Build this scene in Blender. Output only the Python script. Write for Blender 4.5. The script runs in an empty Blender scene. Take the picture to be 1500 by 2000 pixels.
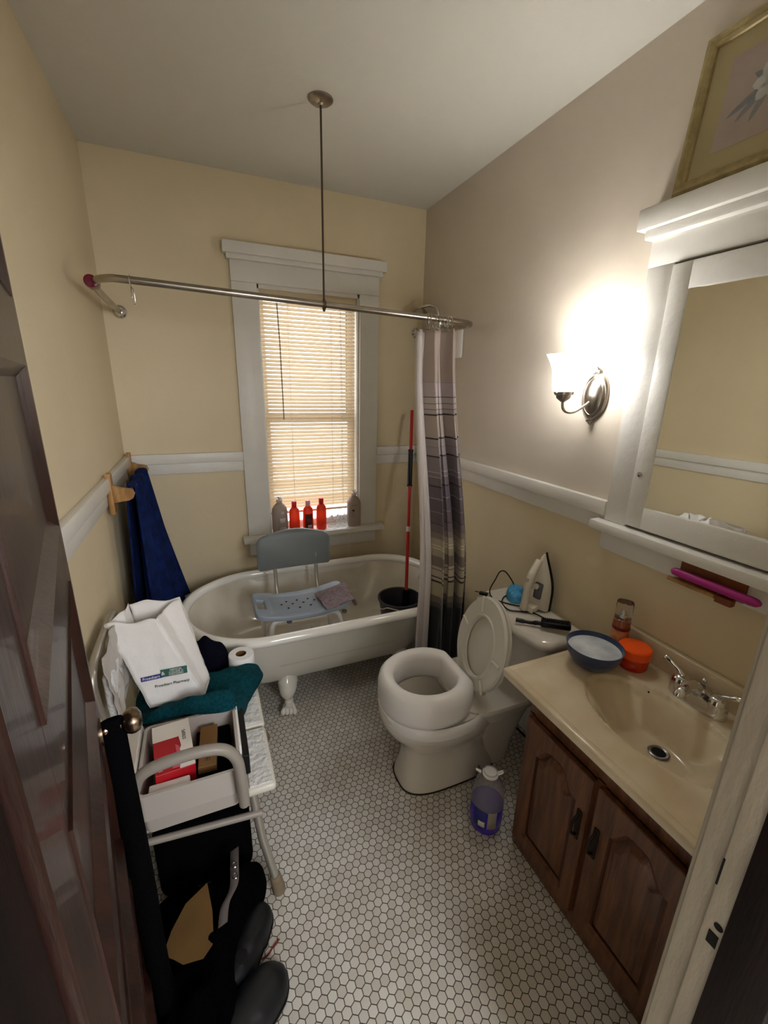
import bpy, bmesh, math, random
from math import sin, cos, pi, sqrt, atan2, radians
from mathutils import Vector, Matrix, noise
random.seed(7)
scene = bpy.context.scene
COL = scene.collection

# ------------------------------------------------------------------ camera
YAW, PITCH, ROLL, FPX = .402, .287, .022, 832.9
fw = Vector((sin(YAW)*cos(PITCH), cos(YAW)*cos(PITCH), -sin(PITCH)))
rt = Vector((cos(YAW), -sin(YAW), 0)); up = rt.cross(fw)
r2 = rt*cos(ROLL) + up*sin(ROLL); u2 = up*cos(ROLL) - rt*sin(ROLL)
cd = bpy.data.cameras.new('camera'); cam = bpy.data.objects.new('camera', cd); COL.objects.link(cam)
cd.sensor_width = 36; cd.lens = FPX/2000*36; cd.clip_start = .01
m = Matrix.Identity(4)
for i in range(3):
    m[i][0], m[i][1], m[i][2] = r2[i], u2[i], -fw[i]
m[0][3], m[1][3], m[2][3] = .409, -2.71, 1.67
cam.matrix_world = m
scene.camera = cam
# ------------------------------------------------------------------ light and exposure
scene.view_settings.view_transform = 'Standard'; scene.view_settings.look = 'None'
scene.view_settings.gamma = 1; scene.view_settings.use_curve_mapping = False
scene.view_settings.exposure = 0.9
SKY = 2.6          # daylight outside the window
HALL_W = 32.0      # added fill light in the hallway behind the camera
SHADE_E = 17.0     # frosted shade of the wall lamp
BULB_W = .7
wld = bpy.data.worlds.new('daylight'); scene.world = wld; wld.use_nodes = True
bg = wld.node_tree.nodes['Background']; bg.inputs[0].default_value = (.93, .97, 1, 1); bg.inputs[1].default_value = SKY
def lamp(name, kind, loc, watts, color, size=.1, rot=(0, 0, 0)):
    l = bpy.data.lights.new(name, kind); l.energy = watts; l.color = color
    if kind == 'AREA': l.size = size
    else: l.shadow_soft_size = size
    o = bpy.data.objects.new(name, l); o.location = loc; o.rotation_euler = rot; COL.objects.link(o); return o
lamp('hall_fill', 'AREA', (1.35, -4.3, 1.95), HALL_W, (.93, .96, 1), 1.0, (pi/2, 0, .12))   # unseen soft fill, added to lift the ambient light in the room

# ------------------------------------------------------------------ materials
def lin(c):
    return tuple((x/12.92 if x <= .04045 else ((x+.055)/1.055)**2.4) for x in c)
def rgb(h):
    h = h.lstrip('#'); return lin(tuple(int(h[i:i+2], 16)/255 for i in (0, 2, 4)))
def mat(name, col, rough=.5, metal=0, trans=0, emit=0, spec=.5, noise_amt=0, noise_scale=8, bump=0, bump_scale=60, col2=None, subs=None, ior=1.45, sheen=0, coat=0, alpha=1, stretch=None):
    m = bpy.data.materials.new(name); m.use_nodes = True
    nt = m.node_tree; N = nt.nodes; L = nt.links; p = N['Principled BSDF']
    c = rgb(col) if isinstance(col, str) else col
    p.inputs['Base Color'].default_value = (*c, 1); p.inputs['Roughness'].default_value = rough
    p.inputs['Metallic'].default_value = metal; p.inputs['Transmission Weight'].default_value = trans
    p.inputs['Specular IOR Level'].default_value = spec; p.inputs['IOR'].default_value = ior
    p.inputs['Sheen Weight'].default_value = sheen; p.inputs['Coat Weight'].default_value = coat
    p.inputs['Alpha'].default_value = alpha
    if subs: p.inputs['Subsurface Weight'].default_value = subs; p.inputs['Subsurface Radius'].default_value = (.02, .01, .008)
    if emit: p.inputs['Emission Color'].default_value = (*c, 1); p.inputs['Emission Strength'].default_value = emit
    tc = N.new('ShaderNodeTexCoord'); mp = N.new('ShaderNodeMapping'); L.new(tc.outputs['Object'], mp.inputs[0])
    if stretch: mp.inputs['Scale'].default_value = stretch
    if noise_amt or col2:
        n = N.new('ShaderNodeTexNoise'); n.inputs['Scale'].default_value = noise_scale; n.inputs['Detail'].default_value = 6
        L.new(mp.outputs[0], n.inputs['Vector'])
        mx = N.new('ShaderNodeMix'); mx.data_type = 'RGBA'
        c2 = rgb(col2) if col2 else tuple(x*(1-noise_amt) for x in c)
        mx.inputs['A'].default_value = (*c, 1); mx.inputs['B'].default_value = (*c2, 1)
        mr = N.new('ShaderNodeMapRange'); mr.inputs[1].default_value = .35; mr.inputs[2].default_value = .65
        L.new(n.outputs['Fac'], mr.inputs[0]); L.new(mr.outputs[0], mx.inputs['Factor']); L.new(mx.outputs['Result'], p.inputs['Base Color'])
    if bump:
        n2 = N.new('ShaderNodeTexNoise'); n2.inputs['Scale'].default_value = bump_scale; n2.inputs['Detail'].default_value = 5
        L.new(mp.outputs[0], n2.inputs['Vector'])
        b = N.new('ShaderNodeBump'); b.inputs['Strength'].default_value = bump; b.inputs['Distance'].default_value = .01
        L.new(n2.outputs['Fac'], b.inputs['Height']); L.new(b.outputs[0], p.inputs['Normal'])
    return m
M = {}
M['wall_yellow'] = mat('wall_yellow_paint', '#ddcdac', .55, noise_amt=.04, noise_scale=2.5, bump=.25, bump_scale=14)
M['wall_grey'] = mat('wall_greige_paint', '#d3c8b9', .45, noise_amt=.04, noise_scale=3, bump=.25, bump_scale=12)
M['wall_hall'] = mat('hall_paint', '#cfc6b8', .7)
M['ceiling'] = mat('ceiling_paint', '#d6d3ca', .8, noise_amt=.03, noise_scale=2, bump=.15, bump_scale=20)
M['trim'] = mat('white_trim_paint', '#e3e0d9', .38, noise_amt=.04, noise_scale=9, bump=.12, bump_scale=45)
M['jamb'] = mat('old_white_trim_paint', '#aca291', .5, noise_amt=.12, noise_scale=14, bump=.8, bump_scale=22, stretch=(1, 1, .3))
M['dark_wood'] = mat('dark_stained_wood', '#1c0d0a', .6, col2='#0e0606', noise_scale=5, bump=.12, bump_scale=40, stretch=(6, 6, .5), spec=.2)
M['door_wood'] = mat('varnished_door_wood', '#341b15', .38, col2='#20100c', noise_scale=6, bump=.1, bump_scale=30, stretch=(4, 4, .5), coat=.12)
M['oak'] = mat('stained_oak', '#70452a', .4, col2='#4c2c17', noise_scale=18, bump=.25, bump_scale=60, stretch=(3, 3, .3), coat=.2)
M['oak_groove'] = mat('oak_groove', '#4a2410', .5, noise_amt=.3)
M['light_oak'] = mat('light_oak', '#b58a52', .45, col2='#8f6536', noise_scale=25, stretch=(2, 2, .4), bump=.1)
M['enamel'] = mat('white_enamel', '#dedad0', .15, noise_amt=.05, noise_scale=5, coat=.5)
M['enamel_in'] = mat('worn_enamel', '#d8d2c4', .22, col2='#c9c0ae', noise_scale=4, coat=.3)
M['enamel_rim'] = mat('white_enamel_rim', '#f3f1ec', .12, coat=.6)
M['porcelain'] = mat('porcelain', '#e2dbcf', .12, noise_amt=.03, coat=.6)
M['white_plastic'] = mat('white_plastic', '#efecea', .35)
M['seat_plastic'] = mat('seat_plastic', '#d5d1c5', .35)
M['chrome'] = mat('chrome', '#d8d8d8', .12, 1)
M['nickel'] = mat('brushed_nickel', '#a79e92', .28, 1, bump=.03, bump_scale=200)
M['rod_metal'] = mat('rod_metal', '#b5aca0', .27, 1, noise_amt=.25, noise_scale=12)
M['brass'] = mat('aged_knob_metal', '#8d7a68', .2, 1)
M['dull_metal'] = mat('dull_metal_rod', '#5c5044', .5, .8)
M['pull_metal'] = mat('dark_pull_metal', '#2a2018', .5, .6)
M['alum'] = mat('aluminium_tube', '#b3ada2', .35, .6)
M['grip'] = mat('grey_tube_paint', '#958d84', .4)
M['dirty_rubber'] = mat('dirty_rubber_tip', '#8a7a62', .8, noise_amt=.3, noise_scale=20)
M['grey_plastic'] = mat('grey_plastic', '#6f7577', .45)
M['bluegrey_plastic'] = mat('bluegrey_plastic', '#9aa6b4', .4, noise_amt=.04)
M['black'] = mat('black_plastic', '#070608', .35, spec=.3)
M['black_cloth'] = mat('black_cloth', '#050507', .95, bump=.6, bump_scale=60, spec=.05)
M['black_fur'] = mat('black_fleece', '#040405', 1, bump=1, bump_scale=180, spec=.03)
M['navy_cloth'] = mat('dark_navy_cloth', '#090816', .9, bump=.5, bump_scale=90, spec=.1)
M['boot'] = mat('dark_rubber', '#0f1115', .5, noise_amt=.3, noise_scale=15)
M['towel_navy'] = mat('navy_towel', '#13265c', .95, col2='#0c1a42', noise_scale=20, bump=.5, bump_scale=300, spec=.15)
M['towel_teal'] = mat('teal_towel', '#063a44', .95, col2='#0a4c57', noise_scale=90, bump=.8, bump_scale=260, spec=.15)
M['cloth_mauve'] = mat('mauve_washcloth', '#a2929a', .95, bump=.8, bump_scale=200, col2='#8a7a80', noise_scale=60)
M['paper'] = mat('white_paper', '#e6e2df', .6, bump=.5, bump_scale=10)
M['paper'].node_tree.nodes['Principled BSDF'].inputs['Transmission Weight'].default_value = 0
M['tissue'] = mat('tissue_paper', '#f3f2f2', .9, bump=.3, bump_scale=80)
M['cardboard'] = mat('cardboard', '#65491f', .8, noise_amt=.25, noise_scale=8)
M['tan_box'] = mat('tan_card', '#7d5a33', .6)
M['card_tube'] = mat('card_tube', '#6d4a1c', .8)
M['box_white'] = mat('box_white_card', '#e8e1d8', .5)
M['box_red'] = mat('box_red_card', '#b3131f', .45)
M['box_pink'] = mat('box_pink_print', '#d05a6a', .45)
M['bin'] = mat('white_translucent_plastic', '#b5ada6', .35)
M['pad'] = mat('textured_white_pad', '#dcdcda', .5, bump=1, bump_scale=55)
M['clear'] = mat('clear_plastic', '#ffffff', .08, trans=1, ior=1.15)
M['clear_bag'] = mat('clear_plastic_bag', '#f4f4f4', .2, trans=.85, ior=1.05, bump=1, bump_scale=30)
M['glass'] = mat('window_glass', '#ffffff', .0, trans=1, ior=1.02)
M['mirror'] = mat('mirror_silver', (.87, .87, .80), .015, 1)
M['marble'] = mat('cultured_marble', '#cbb898', .18, col2='#dccfb4', noise_scale=6, coat=.4)
M['orange'] = mat('orange_plastic', '#ff5a14', .3, subs=.2)
M['orange_dk'] = mat('orange_tub', '#d8380e', .25, trans=.2)
M['mist'] = mat('amber_liquid', '#e8906a', .1, trans=.75)
M['mist_label'] = mat('mist_label', '#c0592e', .4, col2='#e0a070', noise_scale=40)
M['bowl'] = mat('blue_bowl', '#33405f', .3)
M['suds'] = mat('soapy_water', '#b3bac2', .3, col2='#dfe4e8', noise_scale=12)
M['purple'] = mat('purple_liquid', '#3a10b8', .15, trans=0)
M['jug'] = mat('jug_plastic', '#e6e2e4', .08, trans=.86, ior=1.06)
M['label_grey'] = mat('paper_label', '#9a9486', .6)
M['blue_clean'] = mat('bright_blue_netting', '#2f8fc8', .6, col2='#59a9d6', noise_scale=60)
M['iron_white'] = mat('iron_white_plastic', '#ddd6c8', .3)
M['iron_grey'] = mat('iron_grey_plastic', '#6c6670', .35)
M['magenta'] = mat('magenta_plastic', '#a8237e', .35)
M['rackwood'] = mat('reddish_rack_wood', '#8a4a22', .4, noise_amt=.4, noise_scale=10)
M['gold'] = mat('antique_gold_frame', '#b3a274', .4, .45, noise_amt=.25, noise_scale=40)
M['mat_board'] = mat('cream_mat_board', '#b3a67f', .8)
M['art_bg'] = mat('faded_print', '#a8968c', .35, col2='#b7aaa0', noise_scale=3)
M['art_leaf'] = mat('print_leaf_grey', '#767a82', .5, col2='#8f9092', noise_scale=20)
M['art_petal'] = mat('print_petal', '#c9c9c4', .5, noise_amt=.15, noise_scale=20)
M['mop_red'] = mat('red_mop_handle', '#b01218', .3)
M['bucket'] = mat('dark_grey_bucket', '#34323a', .5)
M['shampoo_grey'] = mat('taupe_bottle', '#a8978c', .4)
M['shampoo_red'] = mat('red_orange_bottle', '#ff4220', .35, trans=.25, subs=0)
M['red_cap'] = mat('red_cap', '#e01d20', .35)
M['pink_cap'] = mat('pale_pink_cap', '#f2b6b8', .35)
M['label_dark'] = mat('dark_red_label', '#5e1616', .5, col2='#8a2a20', noise_scale=60)
M['label_white'] = mat('white_label', '#ddd8d2', .5)
M['label_pale'] = mat('faded_label', '#cfc3b8', .5)
M['print_dark'] = mat('dark_print', '#3a3438', .6)
M['ink'] = mat('black_ink', '#15151a', .6)
M['ink_blue'] = mat('blue_ink', '#262f7c', .6)
M['ink_green'] = mat('green_ink', '#235a52', .6)
M['shower_liner'] = mat('white_liner', '#cfc7c6', .5)
M['purple_clear'] = mat('purple_red_plastic', '#7a1230', .15, trans=.4)
M['drain'] = mat('drain_metal', '#8d8a86', .3, 1)
M['hole'] = mat('dark_hole', '#050403', .9)
M['caulk'] = mat('dark_caulk', '#2c2418', .8)
M['redstring'] = mat('red_string', '#7a1712', .8)
M['strap'] = mat('grey_canvas_strap', '#5a514e', .8, noise_amt=.2)
def translucent(name, col, w=.5, rough=.5):
    m = bpy.data.materials.new(name); m.use_nodes = True; nt = m.node_tree; N = nt.nodes; L = nt.links
    p = N['Principled BSDF']; p.inputs['Base Color'].default_value = (*rgb(col), 1); p.inputs['Roughness'].default_value = rough
    t = N.new('ShaderNodeBsdfTranslucent'); t.inputs[0].default_value = (*rgb(col), 1)
    mx = N.new('ShaderNodeMixShader'); mx.inputs[0].default_value = w
    L.new(p.outputs[0], mx.inputs[1]); L.new(t.outputs[0], mx.inputs[2]); L.new(mx.outputs[0], N['Material Output'].inputs[0]); return m
M['slat'] = translucent('cream_blind_slat', '#dcc4a2', .24)
M['slat_solid'] = mat('cream_valance', '#c9b896', .5)
M['cord_white'] = mat('white_cord', '#f2efe8', .6)
# lamp shade: frosted glass that glows
M['shade'] = mat('glowing_frosted_glass', (1, .99, .96), .4, emit=SHADE_E)
M['bulb'] = mat('lit_bulb', (1, .98, .94), .4, emit=30)

def hex_floor():
    m = bpy.data.materials.new('hex_tile'); m.use_nodes = True; nt = m.node_tree; N = nt.nodes; L = nt.links; p = N['Principled BSDF']
    P = .0275
    tc = N.new('ShaderNodeTexCoord')
    def vm(op, a=None, b=None):
        n = N.new('ShaderNodeVectorMath'); n.operation = op
        for i, x in enumerate((a, b)):
            if x is None: continue
            if isinstance(x, tuple): n.inputs[i].default_value = x
            else: L.new(x, n.inputs[i])
        return n
    def mm(op, a, b=None):
        n = N.new('ShaderNodeMath'); n.operation = op
        for i, x in enumerate((a, b)):
            if x is None: continue
            if isinstance(x, (int, float)): n.inputs[i].default_value = x
            else: L.new(x, n.inputs[i])
        return n.outputs[0]
    s = (1, sqrt(3), 1)
    sc = vm('MULTIPLY', tc.outputs['Object'], (1/P, 1/P, 0)).outputs[0]
    def cell(off):
        a = vm('ADD', sc, off).outputs[0]
        d = vm('DIVIDE', a, s).outputs[0]; f = vm('FRACTION', d).outputs[0]
        f = vm('SUBTRACT', f, (.5, .5, 0)).outputs[0]
        g = vm('MULTIPLY', f, (1, sqrt(3), 0)).outputs[0]
        return g
    a, b = cell((0, 0, 0)), cell((.5, sqrt(3)/2, 0))
    da = vm('DOT_PRODUCT', a, a).outputs['Value']; db = vm('DOT_PRODUCT', b, b).outputs['Value']
    cmp = mm('LESS_THAN', da, db)
    mx = N.new('ShaderNodeMix'); mx.data_type = 'VECTOR'; L.new(cmp, mx.inputs['Factor']); L.new(b, mx.inputs[4]); L.new(a, mx.inputs[5])
    g = mx.outputs[1]
    ident = vm('SUBTRACT', sc, g).outputs[0]
    ab = vm('ABSOLUTE', g).outputs[0]; sp = N.new('ShaderNodeSeparateXYZ'); L.new(ab, sp.inputs[0])
    h = mm('MAXIMUM', sp.outputs[0], mm('ADD', mm('MULTIPLY', sp.outputs[0], .5), mm('MULTIPLY', sp.outputs[1], sqrt(3)/2)))
    e = mm('SUBTRACT', .5, h)
    mr = N.new('ShaderNodeMapRange'); mr.inputs[1].default_value = .028; mr.inputs[2].default_value = .055; L.new(e, mr.inputs[0])
    rd = N.new('ShaderNodeVectorMath'); rd.operation = 'SNAP'; L.new(vm('ADD', ident, (.1, .1, 0)).outputs[0], rd.inputs[0]); rd.inputs[1].default_value = (.25, .25, 1)
    wn = N.new('ShaderNodeTexWhiteNoise'); L.new(rd.outputs[0], wn.inputs['Vector'])
    tile = N.new('ShaderNodeMix'); tile.data_type = 'RGBA'; tile.inputs['A'].default_value = (*rgb('#d8d5cf'), 1); tile.inputs['B'].default_value = (*rgb('#c4bfb6'), 1)
    L.new(wn.outputs['Value'], tile.inputs['Factor'])
    ns = N.new('ShaderNodeTexNoise'); ns.inputs['Scale'].default_value = 3; ns.inputs['Detail'].default_value = 6; L.new(tc.outputs['Object'], ns.inputs['Vector'])
    r2_ = N.new('ShaderNodeMapRange'); r2_.inputs[1].default_value = .45; r2_.inputs[2].default_value = .75; r2_.inputs[4].default_value = .35; L.new(ns.outputs['Fac'], r2_.inputs[0])
    dirt = N.new('ShaderNodeMix'); dirt.data_type = 'RGBA'; dirt.inputs['B'].default_value = (*rgb('#a39274'), 1)
    L.new(tile.outputs['Result'], dirt.inputs['A']); L.new(r2_.outputs[0], dirt.inputs['Factor'])
    col = N.new('ShaderNodeMix'); col.data_type = 'RGBA'; col.inputs['A'].default_value = (*rgb('#40382c'), 1)
    L.new(mr.outputs[0], col.inputs['Factor']); L.new(dirt.outputs['Result'], col.inputs['B']); L.new(col.outputs['Result'], p.inputs['Base Color'])
    bp = N.new('ShaderNodeBump'); bp.inputs['Strength'].default_value = .5; bp.inputs['Distance'].default_value = .002
    L.new(mr.outputs[0], bp.inputs['Height']); L.new(bp.outputs[0], p.inputs['Normal'])
    rr = N.new('ShaderNodeMapRange'); rr.inputs[3].default_value = .8; rr.inputs[4].default_value = .3; L.new(mr.outputs[0], rr.inputs[0]); L.new(rr.outputs[0], p.inputs['Roughness'])
    return m
M['hex'] = hex_floor()

def curtain_mat():
    m = bpy.data.materials.new('striped_curtain'); m.use_nodes = True; nt = m.node_tree; N = nt.nodes; L = nt.links; p = N['Principled BSDF']
    p.inputs['Roughness'].default_value = .6; p.inputs['Sheen Weight'].default_value = .2
    px = [(645, 1.93), (700, 1.80), (800, 1.563), (850, 1.435), (900, 1.31), (950, 1.19), (1000, 1.07), (1050, .95), (1100, .82), (1180, .565), (1255, .37), (1300, .2)]
    def z(v):
        for (a, za), (b, zb) in zip(px, px[1:]):
            if v <= b: return za+(zb-za)*(v-a)/(b-a)
        return .2
    bands = [(600, '#b9aaa2'), (744, '#a5979a'), (746, '#c2b5b8'), (772, '#4a3f48'), (774, '#c4b8b6'), (785, '#7a6d74'), (786.5, '#c4b8b6'), (797, '#7a6d74'), (798.5, '#bdb0ac'), (806, '#3a3036'), (809, '#b3a69e'),
             (849, '#2b222a'), (853, '#a59a9a'), (866, '#8a8087'), (868, '#a0959a'), (883, '#2f2730'), (886, '#857b80'), (914, '#b8adb4'), (916, '#7f757c'), (923, '#aca2a8'), (925, '#6f656c'), (941, '#352c34'), (944, '#665c66'), (966, '#a89ca4'), (968, '#5e545e'),
             (993, '#8c8088'), (995, '#61565f'), (1017, '#30262c'), (1020, '#6d6066'), (1038, '#857870'), (1050, '#a89d8a'), (1062, '#cbc0ac'), (1064, '#a89c88'), (1068, '#cbc0ac'), (1070, '#a59a86'),
             (1084, '#776a62'), (1104, '#b5a996'), (1108, '#3a3030'), (1110, '#b0a492'), (1121, '#3a3030'), (1123, '#b0a492'), (1128, '#2a2022'), (1131, '#a0967c'), (1155, '#6d6258'), (1166, '#4a4540'), (1175, '#101820'), (1178, '#090c12')]
    zmin, zmax = .1, 2.0
    tc = N.new('ShaderNodeTexCoord'); sp = N.new('ShaderNodeSeparateXYZ'); L.new(tc.outputs['Object'], sp.inputs[0])
    def ramp(bs, lo, hi):
        mr = N.new('ShaderNodeMapRange'); mr.inputs[1].default_value = hi; mr.inputs[2].default_value = lo; L.new(sp.outputs[2], mr.inputs[0])
        cr = N.new('ShaderNodeValToRGB'); cr.color_ramp.interpolation = 'CONSTANT'; L.new(mr.outputs[0], cr.inputs[0])
        els = cr.color_ramp.elements
        for i, (v, c) in enumerate(bs):
            pos = min(1, max(0, (hi-z(v))/(hi-lo)))
            e = els[i] if i < 2 else els.new(pos)
            e.position = pos; e.color = (*rgb(c), 1)
        return cr.outputs[0]
    k = 28
    zs = z(bands[k][0])
    a = ramp(bands[:k], zs-.0001, zmax); b = ramp(bands[k:], zmin, zs)
    gt = N.new('ShaderNodeMath'); gt.operation = 'GREATER_THAN'; gt.inputs[1].default_value = zs; L.new(sp.outputs[2], gt.inputs[0])
    mx = N.new('ShaderNodeMix'); mx.data_type = 'RGBA'; L.new(gt.outputs[0], mx.inputs['Factor']); L.new(b, mx.inputs['A']); L.new(a, mx.inputs['B'])
    L.new(mx.outputs['Result'], p.inputs['Base Color'])
    return m
M['curtain'] = curtain_mat()

# ------------------------------------------------------------------ geometry helpers
class G:
    """collects shapes; .build makes ONE mesh object"""
    def __init__(s): s.v = []; s.f = []
    def add(s, v, f, mx=None):
        o = len(s.v)
        s.v += [tuple(mx @ Vector(p)) if mx is not None else tuple(p) for p in v]
        s.f += [tuple(i+o for i in q) for q in f]; return s
    def box(s, x0, x1, y0, y1, z0, z1, bev=0, seg=2, mx=None):
        x0, x1 = sorted((x0, x1)); y0, y1 = sorted((y0, y1)); z0, z1 = sorted((z0, z1))
        bm = bmesh.new(); r = bmesh.ops.create_cube(bm, size=1)
        for v in bm.verts: v.co = Vector(((x0+x1)/2+v.co.x*(x1-x0), (y0+y1)/2+v.co.y*(y1-y0), (z0+z1)/2+v.co.z*(z1-z0)))
        if bev: bmesh.ops.bevel(bm, geom=bm.edges[:], offset=bev, segments=seg, affect='EDGES', profile=.5)
        bm.verts.index_update(); s.add([v.co.copy() for v in bm.verts], [[v.index for v in f.verts] for f in bm.faces], mx); bm.free(); return s
    def tube(s, pts, r, n=12, caps=True, closed=False, mx=None, flat=1):
        pts = [Vector(p) for p in pts]; k = len(pts); rr = r if isinstance(r, (list, tuple)) else [r]*k
        v = []; f = []; T = []
        for i in range(k):
            a = pts[(i-1) % k] if (closed or i > 0) else pts[i]; b = pts[(i+1) % k] if (closed or i < k-1) else pts[i]
            T.append((b-a).normalized())
        nrm = T[0].orthogonal().normalized()
        for i in range(k):
            if i: 
                nrm = (nrm - T[i]*nrm.dot(T[i]));
                nrm = nrm.normalized() if nrm.length > 1e-6 else T[i].orthogonal().normalized()
            bn = T[i].cross(nrm)
            for j in range(n):
                a = 2*pi*j/n; v.append(pts[i]+nrm*cos(a)*rr[i]+bn*sin(a)*rr[i]*flat)
        for i in range(k if closed else k-1):
            i2 = (i+1) % k
            for j in range(n): f.append((i*n+j, i*n+(j+1) % n, i2*n+(j+1) % n, i2*n+j))
        if caps and not closed: f.append(tuple(range(n))[::-1]); f.append(tuple((k-1)*n+j for j in range(n)))
        return s.add(v, f, mx)
    def lathe(s, prof, n=32, mx=None, sx=1, sy=1):
        v = []; f = []; k = len(prof)
        for (r, z) in prof:
            for j in range(n): a = 2*pi*j/n; v.append((r*cos(a)*sx, r*sin(a)*sy, z))
        for i in range(k-1):
            for j in range(n): f.append((i*n+j, i*n+(j+1) % n, (i+1)*n+(j+1) % n, (i+1)*n+j))
        if prof[0][0] > 1e-6: f.append(tuple(range(n))[::-1])
        if prof[-1][0] > 1e-6: f.append(tuple((k-1)*n+j for j in range(n)))
        return s.add(v, f, mx)
    def loft(s, rings, cap0=True, cap1=True, mx=None, closed=False):
        n = len(rings[0]); v = [p for r in rings for p in r]; f = []; k = len(rings)
        for i in range(k if closed else k-1):
            i2 = (i+1) % k
            for j in range(n): f.append((i*n+j, i*n+(j+1) % n, i2*n+(j+1) % n, i2*n+j))
        if not closed:
            if cap0: f.append(tuple(range(n))[::-1])
            if cap1: f.append(tuple((k-1)*n+j for j in range(n)))
        return s.add(v, f, mx)
    def prism(s, poly, z0, z1, mx=None, bev=0):
        if bev:
            c = Vector((sum(p[0] for p in poly)/len(poly), sum(p[1] for p in poly)/len(poly)))
            def sh(d): return [(p[0]-d*(p[0]-c.x)/max(1e-6, (Vector(p[:2])-c).length), p[1]-d*(p[1]-c.y)/max(1e-6, (Vector(p[:2])-c).length)) for p in poly]
            R = [[(x, y, z0) for x, y in sh(bev)], [(x, y, z0+bev) for x, y in sh(0)], [(x, y, z1-bev) for x, y in sh(0)], [(x, y, z1) for x, y in sh(bev)]]
        else: R = [[(p[0], p[1], z0) for p in poly], [(p[0], p[1], z1) for p in poly]]
        return s.loft(R, mx=mx)
    def grid(s, fn, nu, nv, mx=None):
        v = [fn(i/nu, j/nv) for j in range(nv+1) for i in range(nu+1)]
        f = [(j*(nu+1)+i, j*(nu+1)+i+1, (j+1)*(nu+1)+i+1, (j+1)*(nu+1)+i) for j in range(nv) for i in range(nu)]
        return s.add(v, f, mx)
    def ball(s, c, r, n=16, mx=None):
        if not isinstance(r, tuple): r = (r, r, r)
        k = n//2; T = Matrix.Translation(c) @ Matrix.Diagonal((*r, 1))
        if mx is not None: T = mx @ T
        return s.lathe([(sin(pi*i/k), -cos(pi*i/k)) for i in range(k+1)], n, mx=T)
    def build(s, name, m, parent=None, smooth=35, solid=0, sub=0, offset=-1):
        me = bpy.data.meshes.new(name); me.from_pydata(s.v, [], s.f); me.validate()
        bm = bmesh.new(); bm.from_mesh(me); bmesh.ops.remove_doubles(bm, verts=bm.verts, dist=1e-6); bmesh.ops.recalc_face_normals(bm, faces=bm.faces); bm.to_mesh(me); bm.free()
        me.materials.append(M[m] if isinstance(m, str) else m)
        if smooth:
            for p in me.polygons: p.use_smooth = True
            me.set_sharp_from_angle(angle=radians(smooth))
        o = bpy.data.objects.new(name, me); COL.objects.link(o)
        if parent is not None:
            o.parent = parent; o.matrix_parent_inverse = parent.matrix_basis.inverted()
        if solid: md = o.modifiers.new('s', 'SOLIDIFY'); md.thickness = solid; md.offset = offset
        if sub: md = o.modifiers.new('u', 'SUBSURF'); md.levels = sub; md.render_levels = sub
        return o
def thing(name, label, cat, loc, group=None, kind=None):
    o = bpy.data.objects.new(name, None); o.empty_display_size = .05; o.location = loc; COL.objects.link(o)
    if kind: o['kind'] = kind
    else: o['label'] = label; o['category'] = cat
    if group: o['group'] = group
    return o
def tag(o, label, cat, group=None):
    o['label'] = label; o['category'] = cat
    if group: o['group'] = group
    return o
def struct(o): o['kind'] = 'structure'; return o
def T(x, y, z): return Matrix.Translation((x, y, z))
def RX(a): return Matrix.Rotation(a, 4, 'X')
def RY(a): return Matrix.Rotation(a, 4, 'Y')
def RZ(a): return Matrix.Rotation(a, 4, 'Z')
def spl(pts, n=8):
    P = [Vector(p) for p in pts]; out = []
    for i in range(len(P)-1):
        p0 = P[max(i-1, 0)]; p1 = P[i]; p2 = P[i+1]; p3 = P[min(i+2, len(P)-1)]
        for k in range(n):
            t = k/n; out.append(.5*((2*p1)+(p2-p0)*t+(2*p0-5*p1+4*p2-p3)*t*t+(-p0+3*p1-3*p2+p3)*t**3))
    out.append(P[-1]); return out
def splc(pts, n=6):
    P = [Vector(p) for p in pts]; k0 = len(P); out = []
    for i in range(k0):
        p0, p1, p2, p3 = P[i-1], P[i], P[(i+1) % k0], P[(i+2) % k0]
        for k in range(n):
            t = k/n; out.append(.5*((2*p1)+(p2-p0)*t+(2*p0-5*p1+4*p2-p3)*t*t+(-p0+3*p1-3*p2+p3)*t**3))
    return out
def nz(p, s, k=0): return noise.noise(Vector((p[0]*s+k, p[1]*s+k*1.7, (p[2] if len(p) > 2 else 0)*s-k)))
def pillow(g, outline, z0, h, amp=.006, freq=25, base=None, seed=0, n=14, power=4, bottom=True):
    """closed soft lump over a closed outline; base(x,y) gives the surface it lies on"""
    O = splc([(x, y, 0) for x, y in outline]); c = sum(O, Vector())/len(O)
    base = base or (lambda x, y: z0)
    rings = []
    def ring(t, top):
        R = []
        for p in O:
            q = c+(p-c)*t; b = base(q.x, q.y)
            if top: hh = h*max(0, 1-t**power)**.5; zz = b+hh+amp*nz((q.x, q.y, 0), freq, seed)*min(1, hh/h*1.5)*2
            else: zz = b
            R.append((q.x, q.y, max(zz, b)))
        return R
    for i in range(n+1): rings.append(ring(max(.02, (i/n)), True) if i < n else ring(.999, True))
    rings.append(ring(.95, False)); rings.append(ring(.02, False))
    return g.loft(rings)
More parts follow.
